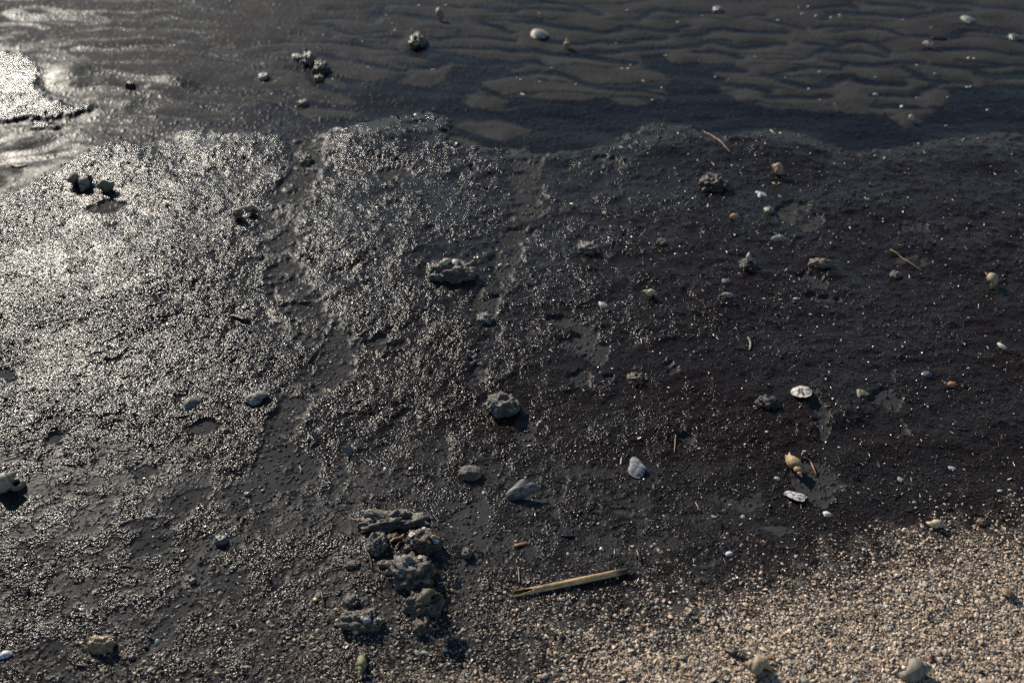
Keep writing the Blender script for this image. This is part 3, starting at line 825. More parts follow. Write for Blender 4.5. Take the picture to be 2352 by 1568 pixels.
def shellpiece(px, py, w, h, label, color, color2, name='shell_fragment', cat='shell', az=0, tilt=(0, 0), dome=.35, thick=.07, ribs=0, rib=.0, rough=.12, seed=1, layers=0,
               stripe=0, inner=None, flip=False, lift=.0, material=None, group=None, corner=0.0, splash=0, base_z=0.0):
    m = mpp(py)
    rx = w * m; ry = h * m / max(fore(py), .3)
    ry = min(max(ry, .35 * rx), 1.4 * rx)
    V, F, ang, dist, topm = plate(rx, ry, dome, thick, ribs, rib, rough, seed, layers, corner=corner, flip=flip)
    Rm = np.array(Matrix.Rotation(math.radians(tilt[0]), 3, 'X') @ Matrix.Rotation(math.radians(tilt[1]), 3, 'Y') @ Matrix.Rotation(math.radians(az), 3, 'Z'))
    V = V @ Rm.T
    h_ = V[:, 2].max() - V[:, 2].min()
    x, y = at(px, py, h_ * .35 + base_z)
    gz = float(ground_z(x, y)[0]) + base_z
    V[:, 2] += -V[:, 2].min() - h_ * .12 + lift * rx
    nn = fbm3(V / rx * 3 + seed, seed, 4, .6)
    t = sm(-.15, .45, nn)
    if stripe: t = np.clip(t * .5 + .8 * sm(.3, .9, np.cos(ang * stripe)), 0, 1)
    if layers: t = np.clip(t + .5 * sm(.2, .9, np.cos(dist * layers * 6.28)), 0, 1)
    col = np.array(color)[None] * (1 - t[:, None]) + np.array(color2)[None] * t[:, None]
    if inner is not None: col = np.where(topm[:, None] == 0, np.array(inner)[None] * (1 - .4 * t[:, None]), col)
    if splash:
        s = sm(.12, .3, noise3(V / rx * 2.6 + seed * 5, seed + 8)) * splash
        col = col * (1 - s[:, None]) + np.array((.025, .018, .014))[None] * s[:, None]
    o = link(name, make_mesh(name, V, F, material or M_SHELL, col), loc=(x, y, gz))
    return props(o, label, cat, group)

# ------------------------------------------------------------------ whelks and other coiled shells
KN = dict(turns=5, expand=1.72, zs=1.9, rz=.78, canal=.42, knobs=8, knob=.22, cords=13, cord=.02)
RIB = dict(turns=5.5, expand=1.6, zs=2.3, rz=.85, canal=.35, ribs=11, rib=.09, cords=11, cord=.02)
SMO = dict(turns=4.8, expand=1.75, zs=1.9, rz=.80, canal=.25, cords=11, cord=.03, ribs=13, rib=.03)
RND = dict(turns=3.6, expand=2.1, zs=.95, rz=.85, canal=.1, cords=9, cord=.012)

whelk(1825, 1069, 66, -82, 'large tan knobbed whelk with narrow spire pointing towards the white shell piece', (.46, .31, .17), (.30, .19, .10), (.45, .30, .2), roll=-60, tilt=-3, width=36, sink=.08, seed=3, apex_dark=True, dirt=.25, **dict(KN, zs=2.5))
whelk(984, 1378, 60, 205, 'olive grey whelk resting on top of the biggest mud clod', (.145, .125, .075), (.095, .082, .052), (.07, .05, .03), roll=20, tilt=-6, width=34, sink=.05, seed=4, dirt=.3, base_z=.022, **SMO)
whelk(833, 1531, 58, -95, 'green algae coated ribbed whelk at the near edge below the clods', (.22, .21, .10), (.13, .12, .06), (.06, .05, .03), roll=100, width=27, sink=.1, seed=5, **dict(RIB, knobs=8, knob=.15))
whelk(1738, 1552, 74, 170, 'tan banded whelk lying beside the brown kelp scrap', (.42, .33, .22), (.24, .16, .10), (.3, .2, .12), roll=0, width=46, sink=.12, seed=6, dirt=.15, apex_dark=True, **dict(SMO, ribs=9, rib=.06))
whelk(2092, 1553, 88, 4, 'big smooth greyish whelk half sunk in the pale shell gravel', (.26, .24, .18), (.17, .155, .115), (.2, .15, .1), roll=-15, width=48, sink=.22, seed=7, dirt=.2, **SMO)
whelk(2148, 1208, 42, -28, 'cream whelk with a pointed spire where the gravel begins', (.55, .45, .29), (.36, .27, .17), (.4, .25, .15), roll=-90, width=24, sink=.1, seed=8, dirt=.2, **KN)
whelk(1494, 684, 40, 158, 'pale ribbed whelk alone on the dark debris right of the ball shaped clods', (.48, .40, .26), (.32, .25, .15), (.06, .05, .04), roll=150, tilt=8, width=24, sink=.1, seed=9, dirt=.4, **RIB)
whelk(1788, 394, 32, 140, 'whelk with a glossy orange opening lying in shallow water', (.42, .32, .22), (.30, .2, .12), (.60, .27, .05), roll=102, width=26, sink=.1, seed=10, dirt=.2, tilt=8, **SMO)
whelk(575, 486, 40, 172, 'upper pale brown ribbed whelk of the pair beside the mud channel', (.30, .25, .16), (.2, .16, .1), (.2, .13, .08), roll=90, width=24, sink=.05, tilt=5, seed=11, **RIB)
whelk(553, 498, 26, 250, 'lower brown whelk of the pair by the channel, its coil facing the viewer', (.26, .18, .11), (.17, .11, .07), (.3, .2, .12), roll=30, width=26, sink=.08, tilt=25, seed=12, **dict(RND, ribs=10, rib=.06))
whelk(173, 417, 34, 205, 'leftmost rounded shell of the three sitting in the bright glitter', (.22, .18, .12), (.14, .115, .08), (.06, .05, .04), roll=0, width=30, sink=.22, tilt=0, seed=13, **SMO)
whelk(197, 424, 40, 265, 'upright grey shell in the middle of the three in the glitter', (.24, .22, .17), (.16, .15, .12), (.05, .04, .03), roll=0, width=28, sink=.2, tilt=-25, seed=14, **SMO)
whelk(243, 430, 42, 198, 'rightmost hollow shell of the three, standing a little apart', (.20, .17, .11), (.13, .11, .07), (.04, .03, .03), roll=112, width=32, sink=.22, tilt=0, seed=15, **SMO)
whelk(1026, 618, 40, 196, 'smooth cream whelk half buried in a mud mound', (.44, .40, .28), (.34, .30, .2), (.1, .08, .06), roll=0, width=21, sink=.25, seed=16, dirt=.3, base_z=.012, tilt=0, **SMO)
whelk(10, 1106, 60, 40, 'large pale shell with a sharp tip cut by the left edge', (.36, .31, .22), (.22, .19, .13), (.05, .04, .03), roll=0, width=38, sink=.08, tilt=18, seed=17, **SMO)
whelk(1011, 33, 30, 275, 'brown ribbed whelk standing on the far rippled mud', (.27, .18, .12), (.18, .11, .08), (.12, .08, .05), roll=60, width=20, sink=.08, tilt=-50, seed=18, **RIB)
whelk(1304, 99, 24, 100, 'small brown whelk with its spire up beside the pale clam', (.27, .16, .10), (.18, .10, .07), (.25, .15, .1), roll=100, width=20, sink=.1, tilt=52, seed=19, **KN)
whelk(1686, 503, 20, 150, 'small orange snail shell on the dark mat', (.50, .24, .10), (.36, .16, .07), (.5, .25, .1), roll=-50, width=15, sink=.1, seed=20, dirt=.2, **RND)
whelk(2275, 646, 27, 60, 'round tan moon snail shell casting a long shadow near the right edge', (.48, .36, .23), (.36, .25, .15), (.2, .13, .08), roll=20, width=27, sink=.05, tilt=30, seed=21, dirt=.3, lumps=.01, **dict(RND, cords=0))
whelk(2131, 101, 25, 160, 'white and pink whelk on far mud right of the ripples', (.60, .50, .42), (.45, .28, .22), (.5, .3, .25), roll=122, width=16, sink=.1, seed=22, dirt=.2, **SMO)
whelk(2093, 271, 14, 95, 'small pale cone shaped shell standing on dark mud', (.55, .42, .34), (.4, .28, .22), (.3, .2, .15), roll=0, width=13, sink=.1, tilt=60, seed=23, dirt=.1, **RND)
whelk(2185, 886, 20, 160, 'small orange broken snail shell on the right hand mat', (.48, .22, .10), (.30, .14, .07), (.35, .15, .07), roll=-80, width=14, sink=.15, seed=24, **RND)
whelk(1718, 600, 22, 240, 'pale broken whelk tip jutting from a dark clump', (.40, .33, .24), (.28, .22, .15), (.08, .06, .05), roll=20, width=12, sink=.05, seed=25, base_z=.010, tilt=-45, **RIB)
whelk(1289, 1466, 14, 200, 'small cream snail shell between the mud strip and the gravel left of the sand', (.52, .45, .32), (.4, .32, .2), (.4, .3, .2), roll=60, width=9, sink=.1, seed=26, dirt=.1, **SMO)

# a barrel shaped barnacle with a hole, beside the left-edge shell
def barnacle():
    py = 1108; m = mpp(py); R = 17 * m
    prof = [(.95, 0), (1.0, .35), (.95, .8), (.78, 1.15), (.6, 1.28), (.50, 1.22), (.42, .9), (.36, .5), (.0, .45)]
    na = 32; a = np.arange(na) * 2 * np.pi / na
    V = np.concatenate([np.stack([q * R * np.cos(a) * (1 + .08 * np.sin(a * 3 + z)), q * R * np.sin(a) * (1 + .06 * np.cos(a * 2)), np.full(na, z * R * .9) + .05 * R * np.sin(a * 5)], 1) for q, z in prof])
    Rm = np.array(Matrix.Rotation(math.radians(18), 3, 'X') @ Matrix.Rotation(math.radians(8), 3, 'Y'))
    V = V @ Rm.T
    x, y = at(38, py, R * .5); gz = float(ground_z(x, y)[0])
    col = np.concatenate([np.full((na, 3), 1.0) * c for c in ((.13, .10, .085), (.15, .11, .09), (.16, .12, .10), (.20, .16, .13), (.30, .25, .20), (.2, .15, .12), (.05, .04, .03), (.03, .02, .02), (.02, .02, .02))])
    V[:, 2] -= .1 * R
    o = link('barnacle', make_mesh('barnacle', V, grid_faces(len(prof), na, True), M_SHELL, col), loc=(x, y, gz))
    props(o, 'barrel shaped barnacle with a dark hole at the left edge', 'barnacle')
barnacle()

# ------------------------------------------------------------------ clams, oysters and pieces of shell
WH, WH2 = (.66, .62, .54), (.45, .42, .38)
shellpiece(1840, 906, 25, 15, 'white ribbed shell half splashed with dark mud, wider than tall', (.60, .565, .50), (.30, .27, .24), az=-100, tilt=(-14, -6), dome=.4, ribs=22, rib=.07, rough=.10, seed=3, stripe=22, splash=.95, name='ribbed_shell')
shellpiece(1826, 1140, 15, 22, 'white broken shell piece with a yellowish tip below the knobbed whelk', (.60, .59, .56), (.40, .40, .385), az=70, tilt=(-10, 6), dome=.3, ribs=16, rib=.05, rough=.22, seed=5, splash=.9, corner=.25)
shellpiece(1462, 1076, 24, 17, 'grey oyster shell with a tan layered edge on the dark mat', (.34, .34, .33), (.10, .11, .12), name='oyster_shell', az=200, tilt=(14, -4), dome=.22, thick=.16, rough=.30, seed=7, layers=5, inner=(.34, .29, .24))
shellpiece(1199, 1124, 42, 16, 'long dark encrusted oyster shell tilted on the mud above the reed', (.20, .17, .15), (.05, .05, .055), name='oyster_shell', az=18, tilt=(34, -6), dome=.20, thick=.14, rough=.40, seed=9, layers=6, inner=(.04, .04, .05))
shellpiece(439, 924, 23, 15, 'muddy rounded shell half buried at the lower rim of the mat', (.16, .15, .13), (.07, .065, .06), name='clam_shell', az=20, dome=.62, rough=.2, seed=11, layers=6)
shellpiece(592, 918, 27, 11, 'long curled dark shell lying at the edge of the mud channel', (.22, .22, .18), (.07, .07, .065), az=12, tilt=(12, 0), dome=.35, rough=.3, seed=13, layers=4, inner=(.1, .1, .1))
shellpiece(799, 1032, 10, 24, 'thin dark shell fragment stuck upright in the mat', (.16, .14, .11), (.05, .05, .05), az=80, tilt=(10, 42), dome=.25, rough=.3, seed=15, corner=.2)
shellpiece(1238, 75, 21, 9, 'pale oval clam shell on the far ripples with brown lower rim', (.34, .34, .30), (.16, .13, .08), name='clam_shell', az=0, dome=.5, rough=.06, seed=17, layers=4)
shellpiece(2223, 46, 15, 8, 'pale grey clam shell far off at the top right', (.28, .28, .26), (.12, .11, .10), name='clam_shell', az=0, dome=.45, rough=.1, seed=19, layers=3)
shellpiece(1920, 245, 7, 17, 'narrow whitish shell fragment standing on edge on dark mud', (.62, .55, .48), (.25, .18, .14), az=80, tilt=(8, 50), dome=.25, rough=.35, seed=21)
shellpiece(2300, 798, 9, 11, 'broken white shell near the right edge', WH, (.45, .36, .3), az=40, tilt=(6, 14), dome=.55, rough=.3, seed=23)
shellpiece(2128, 861, 13, 7, 'dark blue mussel shell with a white beak', (.10, .11, .13), (.04, .045, .06), name='mussel_shell', az=160, dome=.55, rough=.08, seed=25, layers=3, material=M_PEARL)
shellpiece(2172, 884, 5, 8, 'curled orange brown shell crumb next to the broken snail shell', (.34, .2, .12), (.2, .12, .08), az=60, tilt=(0, 30), dome=.5, rough=.3, seed=27)
shellpiece(1975, 906, 14, 8, 'yellowish crumbling shell fragment on the dark mat', (.24, .2, .13), (.07, .055, .04), az=30, dome=.3, rough=.45, seed=29, splash=.6)
shellpiece(1790, 550, 17, 5, 'thin grey shell edge poking out of the mat', (.26, .25, .22), (.08, .08, .07), az=0, tilt=(25, 0), dome=.3, rough=.25, seed=31)
shellpiece(1667, 689, 16, 4, 'flat pale shell sliver on the mat below the clumps', (.30, .29, .25), (.1, .1, .09), az=0, tilt=(20, 0), dome=.2, rough=.25, seed=33)
shellpiece(1385, 708, 9, 8, 'crumpled white shell fragment above the bare mud patch', (.50, .48, .42), (.22, .2, .18), az=30, tilt=(0, 18), dome=.5, rough=.5, seed=35)
shellpiece(1412, 750, 4, 9, 'upright pale shell chip at the right rim of the mud patch', (.42, .40, .35), (.2, .18, .15), az=80, tilt=(0, 35), dome=.3, rough=.3, seed=37)
shellpiece(1747, 447, 8, 6, 'white star shaped shell crumb on the mat', (.55, .55, .54), (.3, .3, .3), az=10, dome=.5, rough=.6, seed=39, corner=.4)
shellpiece(9, 1502, 17, 8, 'silvery shell shard at the left edge near the bottom', (.55, .56, .55), (.25, .26, .27), az=25, tilt=(14, 0), dome=.3, rough=.2, seed=41, material=M_PEARL)
shellpiece(187, 1396, 8, 12, 'dark green shell fragment pressed in wet mud', (.05, .06, .055), (.02, .024, .022), az=80, dome=.3, rough=.2, seed=43, material=M_PEARL)
shellpiece(2186, 1078, 7, 8, 'lilac tinted shell fragment on the right hand mat', (.40, .38, .45), (.25, .24, .3), az=20, dome=.4, rough=.4, seed=45)
shellpiece(2068, 1104, 9, 7, 'grey blue shell chip low on the dark mat', (.32, .34, .36), (.15, .15, .16), az=130, tilt=(0, 15), dome=.35, rough=.3, seed=47)
shellpiece(1899, 1183, 9, 8, 'white ribbed cockle below the two white shell pieces', (.68, .63, .56), (.48, .42, .36), name='cockle_shell', az=60, dome=.75, ribs=20, rib=.05, rough=.03, seed=49)
shellpiece(1674, 1277, 8, 7, 'pale blue ribbed cockle right of the reed', (.46, .49, .50), (.30, .33, .35), name='cockle_shell', az=110, dome=.75, ribs=20, rib=.05, rough=.03, seed=51)
shellpiece(2310, 1374, 16, 10, 'brown hollow shell piece on the gravel near the right edge', (.26, .18, .10), (.13, .09, .06), az=-10, tilt=(-20, 10), dome=.7, rough=.3, seed=53)
shellpiece(1590, 1426, 11, 6, 'open tan half shell with a pale rim at the gravel edge', (.34, .26, .18), (.5, .42, .33), name='clam_shell', az=-15, dome=.5, flip=True, rough=.05, seed=55, inner=(.10, .08, .065))
shellpiece(1390, 375, 6, 18, 'pale narrow sliver leaning at the mat edge', (.36, .33, .27), (.14, .12, .1), az=60, tilt=(0, 38), dome=.2, rough=.3, seed=57)

# ------------------------------------------------------------------ clods, clumps and stones
def bits_on(o, n, seed):                                       # shell pieces pressed into a clod: parts
    r = random.Random(seed)
    me = o.data
    vs_ = [v for v in me.vertices if v.normal.z > .35 and v.normal.y < .6]
    for i in range(n):
        v = r.choice(vs_); s = r.uniform(.0028, .0060)
        V, F, ang, dist, tp = plate(s, s * .7, .5, .1, 0, 0, .2, i + seed, 0, nr=4, na=12)
        q = v.normal.to_track_quat('Z', 'X').to_matrix() @ Matrix.Rotation(r.uniform(0, 6), 3, 'Z')
        V = V @ np.array(q).T
        c = r.choice([(.5, .47, .42), (.42, .36, .28), (.34, .24, .14), (.30, .32, .33)])
        link('shell_fragment', make_mesh('shell_fragment', V, F, M_SHELL, np.tile(np.array(c), (len(V), 1))), o, v.co + v.normal * s * .1)

o = lump(1154, 928, 31, 23, 'round crumbly mud ball with a hollow dark underside in the middle of the shore', height=30, sub=5, rough=.30, seed=2, top=.8, pale=(.22, .20, .17)); bits_on(o, 4, 2)
lump(1079, 1084, 23, 16, 'smaller smooth mud ball above the long dark oyster', height=18, sub=4, rough=.22, seed=3, top=.7)
o = lump(885, 1206, 54, 20, 'broad cracked clod at the top of the clod heap', height=22, sub=5, rough=.50, seed=4, az=6, pale=(.24, .20, .16), top=.9); bits_on(o, 4, 4)
lump(945, 1203, 36, 15, 'thin flat clod right of the broad cracked clod', height=14, sub=4, rough=.50, seed=5, top=.8)
lump(868, 1262, 20, 25, 'egg shaped pale clod on the left of the orange twig', height=24, sub=5, rough=.30, seed=6, top=.95, pale=(.25, .23, .19))
o = lump(972, 1256, 34, 26, 'brown clod studded with tiny shells right of the orange twig', height=26, sub=5, rough=.35, seed=7, color=(.075, .052, .038), pale=(.20, .16, .12)); bits_on(o, 9, 7)
o = lump(945, 1322, 42, 34, 'biggest mud clod in the heap, carrying the olive whelk', height=34, sub=5, rough=.42, seed=8, az=-25, top=.7); bits_on(o, 5, 8)
lump(975, 1392, 36, 30, 'dark steep clod under the olive whelk', height=36, sub=5, rough=.35, seed=9, top=.3)
lump(970, 1440, 20, 22, 'small reddish clod below the olive whelk', height=18, sub=4, rough=.4, seed=10, color=(.07, .048, .036))
o = lump(832, 1430, 40, 24, 'wide low clod at the lower left of the heap', height=24, sub=5, rough=.42, seed=11, top=.6); bits_on(o, 5, 11)
lump(806, 1387, 15, 16, 'small pale clod above the wide low clod', height=16, sub=4, rough=.4, seed=12, top=.9, pale=(.2, .19, .16))
lump(905, 1250, 13, 10, 'little dark clod in the gap behind the orange twig', height=11, sub=4, rough=.4, seed=13, top=.2)
lump(812, 1305, 15, 9, 'little flat clod left of the curved rootlet', height=8, sub=4, rough=.45, seed=14)
lump(882, 1310, 12, 8, 'little clod under the egg shaped pale clod', height=8, sub=4, rough=.45, seed=15)
lump(1073, 1274, 10, 12, 'small shiny clod standing alone right of the heap', height=13, sub=4, rough=.3, seed=16, top=.7)
lump(1114, 733, 17, 12, 'grey gravelly clod in the narrow mud channel', height=14, sub=4, rough=.3, seed=17, top=.7)
lump(1040, 632, 44, 20, 'dark mud mound around the half buried cream whelk', height=24, sub=5, rough=.40, seed=18, top=.5, sink=.42)
lump(1352, 576, 19, 13, 'knobbly brown clump on the mat above the pale whelk', height=13, sub=4, rough=.5, seed=19, top=.7, color=(.07, .055, .045))
lump(1637, 424, 26, 16, 'dark rough mound casting a shadow at the far part of the mat', height=20, sub=5, rough=.40, seed=20, color=(.045, .034, .03), top=.3)
lump(1718, 614, 18, 14, 'black clump with a pale broken tip', height=15, sub=4, rough=.4, seed=21, color=(.03, .026, .025), top=.15)
lump(1885, 607, 22, 10, 'yellowish glistening lump beside a mud strip', height=13, sub=4, rough=.4, seed=22, color=(.12, .10, .06), pale=(.26, .22, .14))
lump(2057, 631, 10, 8, 'small reddish grey lump left of the round tan shell', height=9, sub=4, rough=.3, seed=23, color=(.09, .07, .065))
lump(1460, 870, 16, 12, 'brown lump on the mat below the bare mud patch', height=14, sub=4, rough=.45, seed=24, top=.8, color=(.07, .055, .04))
lump(1762, 928, 20, 14, 'very dark clump left of the white ribbed shell', height=14, sub=4, rough=.5, seed=25, color=(.022, .02, .02), top=.25)
lump(1519, 565, 11, 7, 'tiny dark lump with a wet glint between the clumps', height=8, sub=3, rough=.5, seed=26, color=(.05, .045, .04))
lump(1667, 655, 9, 6, 'tiny brown lump above the flat pale sliver', height=6, sub=3, rough=.4, seed=27, color=(.07, .055, .045))
lump(957, 92, 14, 11, 'knobbly brown clump on the far ripples below the standing whelk', height=15, sub=4, rough=.6, seed=28, color=(.10, .08, .05), pale=(.26, .22, .16))
lump(706, 133, 13, 11, 'grey knobbly lump, larger of the two joined lumps on the ripples', height=15, sub=4, rough=.5, seed=29, color=(.14, .13, .11), pale=(.32, .30, .26))
lump(681, 130, 9, 6, 'grey lump, smaller of the two joined lumps on the ripples', height=8, sub=3, rough=.5, seed=30, color=(.15, .14, .12), pale=(.32, .30, .26))
lump(736, 153, 14, 12, 'round dark brown clump on the ripples', height=18, sub=4, rough=.40, seed=31, color=(.06, .048, .032), pale=(.16, .12, .08))
lump(731, 176, 9, 6, 'small brown clump just in front of the round dark one', height=9, sub=3, rough=.4, seed=32, color=(.12, .085, .045))
lump(604, 173, 10, 6, 'pale grey pebble like lump on the left ripples', height=8, sub=3, rough=.3, seed=33, color=(.26, .24, .2), pale=(.4, .38, .33))
lump(298, 195, 8, 6, 'black speck of debris between ripples on the left', height=8, sub=3, rough=.5, seed=34, color=(.012, .011, .01), top=.1)
lump(694, 233, 11, 6, 'brown clump on the ripples above the mat', height=8, sub=3, rough=.5, seed=35, color=(.09, .075, .055))
lump(703, 366, 10, 12, 'yellow brown knobbly lump at the head of the mud channel', height=14, sub=4, rough=.5, seed=36, color=(.13, .11, .05), pale=(.3, .26, .15))
lump(1648, 22, 10, 6, 'dark shiny pebble on the far ripples at the top', height=8, sub=3, rough=.2, seed=37, color=(.06, .065, .07), material=M_ROCK)
lump(2330, 85, 11, 6, 'dark pebble at the far right among the ripples', height=8, sub=3, rough=.3, seed=38, color=(.05, .05, .05), material=M_ROCK)
lump(1766, 484, 10, 7, 'grey round pebble beside a mud strip on the mat', height=9, sub=3, rough=.2, seed=39, color=(.09, .085, .08), material=M_ROCK)
lump(508, 1240, 14, 11, 'shiny dark round pebble in a dark hollow on the lower left', name='pebble', cat='pebble', height=15, sub=4, rough=.12, seed=40, color=(.07, .07, .065), pale=(.16, .15, .13), material=M_ROCK)
lump(232, 1477, 28, 17, 'wet yellow brown stone with a flat top near the lower left corner', name='stone', cat='stone', height=22, sub=5, rough=.34, freq=1.5, seed=41, color=(.20, .13, .06), pale=(.34, .26, .15), material=M_ROCK, az=-8, grain=.03, sink=.25)
lump(2252, 1205, 10, 9, 'dark brown pebble at the upper rim of the gravel', name='pebble', cat='pebble', height=11, sub=3, rough=.25, seed=42, color=(.09, .045, .02), material=M_ROCK)
lump(302, 1506, 8, 6, 'dark grey pebble right of the yellow brown stone', name='pebble', cat='pebble', height=7, sub=3, rough=.15, seed=43, color=(.05, .05, .05), material=M_ROCK)
lump(443, 1334, 8, 7, 'dark brown seed shaped pebble on smooth mud', name='pebble', cat='pebble', height=8, sub=3, rough=.1, seed=44, color=(.05, .038, .028), material=M_ROCK, az=40)
lump(568, 1134, 8, 6, 'black round pebble in the lower end of the mud channel', name='pebble', cat='pebble', height=7, sub=3, rough=.15, seed=45, color=(.03, .03, .03), material=M_ROCK)
lump(1048, 617, 9, 7, 'grey round pebble on the right side of the mud mound', name='pebble', cat='pebble', height=9, sub=3, rough=.1, seed=46, color=(.15, .15, .14), material=M_ROCK, base_z=.010)

# ------------------------------------------------------------------ the reed, twigs and strips
def reed():
    A, B = np.array(at(1181, 1364, .008)), np.array(at(1441, 1311, .008))
    L = float(np.linalg.norm(B - A)); d = (B - A) / L
    r = 7.6 * mpp(1340)
    n, na = 60, 28
    t = np.linspace(0, 1, n); a = np.linspace(-np.pi, np.pi, na, endpoint=False)
    gz = float(np.max(ground_z(np.linspace(A[0], B[0], 9), np.linspace(A[1], B[1], 9))))
    def shell_(rad, t0=0.0):
        R_ = rad * (1 + .05 * np.sin(a[None] * 3) + .02 * noise3(np.stack([np.repeat(t * 9, na), np.tile(np.cos(a), n), np.tile(np.sin(a), n)], 1), 4).reshape(n, na))
        return np.stack([np.repeat(t[:, None] * L, na, 1), R_ * np.sin(a)[None], R_ * np.cos(a)[None] + r * .55], -1)
    Vo, Vi = shell_(r), shell_(r * .74)
    # the slot: open on top near the left end, facing the camera a little
    cut = np.zeros((n - 1, na), bool)
    for i in range(n - 1):
        half = .95 * (1 - (t[i] / .155)) ** .5 if t[i] < .155 else 0
        for j in range(na):
            am = a[j] + np.pi / na
            cut[i, j] = abs(am + .25) < half
    F = grid_faces(n, na, True).reshape(n - 1, na, 4)
    N = n * na
    Fo = F[~cut]; Fi = F[~cut][:, ::-1] + N
    rim = []
    for i in range(n - 1):
        for j in range(na):
            if cut[i, j]: continue
            k = (j + 1) % na
            for (ii, jj, v0, v1) in ((i, (j - 1) % na, i * na + j, (i + 1) * na + j), (i, k, (i + 1) * na + k, i * na + k), (i - 1, j, i * na + k, i * na + j), (i + 1, j, (i + 1) * na + j, (i + 1) * na + k)):
                if ii < 0 or ii >= n - 1 or cut[ii, jj]: rim.append((v0, v1, N + v1, N + v0))
    V = np.concatenate([Vo.reshape(-1, 3), Vi.reshape(-1, 3)])
    az = math.atan2(d[1], d[0])
    Rz = np.array(Matrix.Rotation(az, 3, 'Z'))
    nn = fbm3(np.stack([V[:, 0] * 14, V[:, 1] * 420, V[:, 2] * 420], 1), 3, 4, .6)
    tt = V[:, 0] / L
    s = sm(-.3, .5, nn)[:, None]
    col = np.array((.60, .41, .20)) * (1 - s) + np.array((.30, .19, .09)) * s
    blot = sm(.15, .5, noise3(np.stack([tt * 9, V[:, 1] * 90, V[:, 2] * 90], 1), 8))[:, None]
    col = col * (1 - .45 * blot)
    e = sm(.86, .95, tt + .05 * nn)[:, None]
    col = col * (1 - e) + np.array((.045, .03, .02)) * e
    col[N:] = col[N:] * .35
    o = link('reed_stem', make_mesh('reed_stem', V @ Rz.T, [Fo, Fi, np.array(rim)], M_WOOD, col), loc=(A[0], A[1], gz))
    props(o, 'straw coloured hollow reed stem, split open at its left end', 'reed')
    # frayed dark end
    parts = []
    r2 = random.Random(3)
    vs_, fs_, o_ = [], [], 0
    for i in range(16):
        b = r2.uniform(0, 6.28); rad = r * r2.uniform(.2, .95); ln = r * r2.uniform(.6, 2.2); w = r * .16
        p0 = np.array([L * .985, rad * math.sin(b), rad * math.cos(b) + r * .55]); p1 = p0 + np.array([ln, r2.uniform(-.3, .3) * ln, r2.uniform(-.4, .05) * ln])
        vs_ += [p0 + (0, w, 0), p0 - (0, w, 0), p0 + (0, 0, w), p1]; fs_ += [(o_, o_ + 2, o_ + 3), (o_ + 2, o_ + 1, o_ + 3), (o_ + 1, o_, o_ + 3)]; o_ += 4
    V2 = np.array(vs_) @ Rz.T
    link('frayed_end', make_mesh('frayed_end', V2, np.array(fs_), M_WOOD, np.tile(np.array((.05, .034, .022)), (len(V2), 1))), o)
    # specks of debris stuck to it
    vs_, fs_, cs_, o_ = [], [], [], 0
    for i in range(70):
        b = r2.uniform(-1.5, .9); x_ = L * r2.uniform(.16, .9); q = r * r2.uniform(.06, .16)
        p = np.array([x_, r * 1.03 * math.sin(b), r * 1.03 * math.cos(b) + r * .55])
        rm = np.array(Matrix.Rotation(r2.uniform(0, 6), 3, 'Z') @ Matrix.Rotation(r2.uniform(0, 1), 3, 'X'))
        vv = (OCT_V * np.array([q * r2.uniform(1, 2.6), q * .7, q * .6])) @ rm.T + p
        vs_.append(vv); fs_.append(OCT_F + o_); o_ += 6
        cs_.append(np.tile(np.array((.03, .022, .018) if r2.random() < .8 else (.45, .4, .32)), (6, 1)))
    sp = link('debris_specks', make_mesh('debris_specks', np.concatenate(vs_) @ Rz.T, np.concatenate(fs_), M_BITS, np.concatenate(cs_), False), o)
    sp['kind'] = 'stuff'
reed()

tube([(1183, 1257), (1196, 1253), (1210, 1249)], [4, 4.5, 4], 'short tan wood chip above the reed', 'wood_chip', 'wood chip', (.40, .21, .10), (.24, .12, .06), flat=.5, lift=.9, seed=2)
tube([(898, 1266), (908, 1259), (920, 1257), (930, 1250)], [2.0, 2.6, 2.4, 3.2], 'bright orange twig among the clods', 'twig', 'twig', (.50, .21, .05), (.36, .14, .04), lift=3.2, seed=3)
tube([(909, 1280), (916, 1270), (926, 1259)], [1.2, 1.8, 1.2], 'darker brown twig just below the orange one', 'twig', 'twig', (.20, .10, .045), lift=2.5, seed=4)
tube([(840, 1268), (842, 1280), (850, 1292), (854, 1305), (856, 1322)], [2.0, 2.6, 2.4, 2, 1.4], 'curved brown rootlet left of the egg shaped clod', 'rootlet', 'root', (.11, .075, .045), lift=1.6, seed=5)
tube([(738, 1362), (742, 1378), (744, 1392), (748, 1398)], [2.4, 3.4, 3, 1.6], 'dark curled seaweed strip left of the clod heap', 'seaweed_strip', 'seaweed', (.035, .03, .025), lift=1.2, seed=6)
tube([(1050, 1408), (1045, 1422), (1037, 1432)], [1.6, 1.5, .8], 'thin broken stalk right of the heap in its shadow', 'stalk', 'stalk', (.09, .06, .045), lift=2.4, seed=7)
tube([(1052, 1332), (1046, 1340), (1044, 1352)], [2.2, 2.6, 1.2], 'dark wet rootlet arching beside the big clod', 'rootlet', 'root', (.03, .025, .025), lift=2.5, seed=8)
tube([(1115, 1330), (1122, 1345), (1123, 1357)], [1.8, 2.4, 1.2], 'short black stalk on the smooth mud right of the heap', 'stalk', 'stalk', (.025, .02, .018), lift=1.2, seed=9)
tube([(788, 1527), (795, 1540), (806, 1552), (818, 1560)], [1.4, 1.9, 1.8, 1.2], 'thin dark twig left of the green whelk', 'twig', 'twig', (.07, .045, .03), lift=1.5, seed=10)
tube([(1845, 1056), (1861, 1064), (1866, 1078), (1874, 1095)], [1.3, 2.0, 2.6, 1.4], 'rusty twig beside the large knobbed whelk', 'twig', 'twig', (.22, .09, .035), (.13, .05, .02), lift=2.0, seed=11)
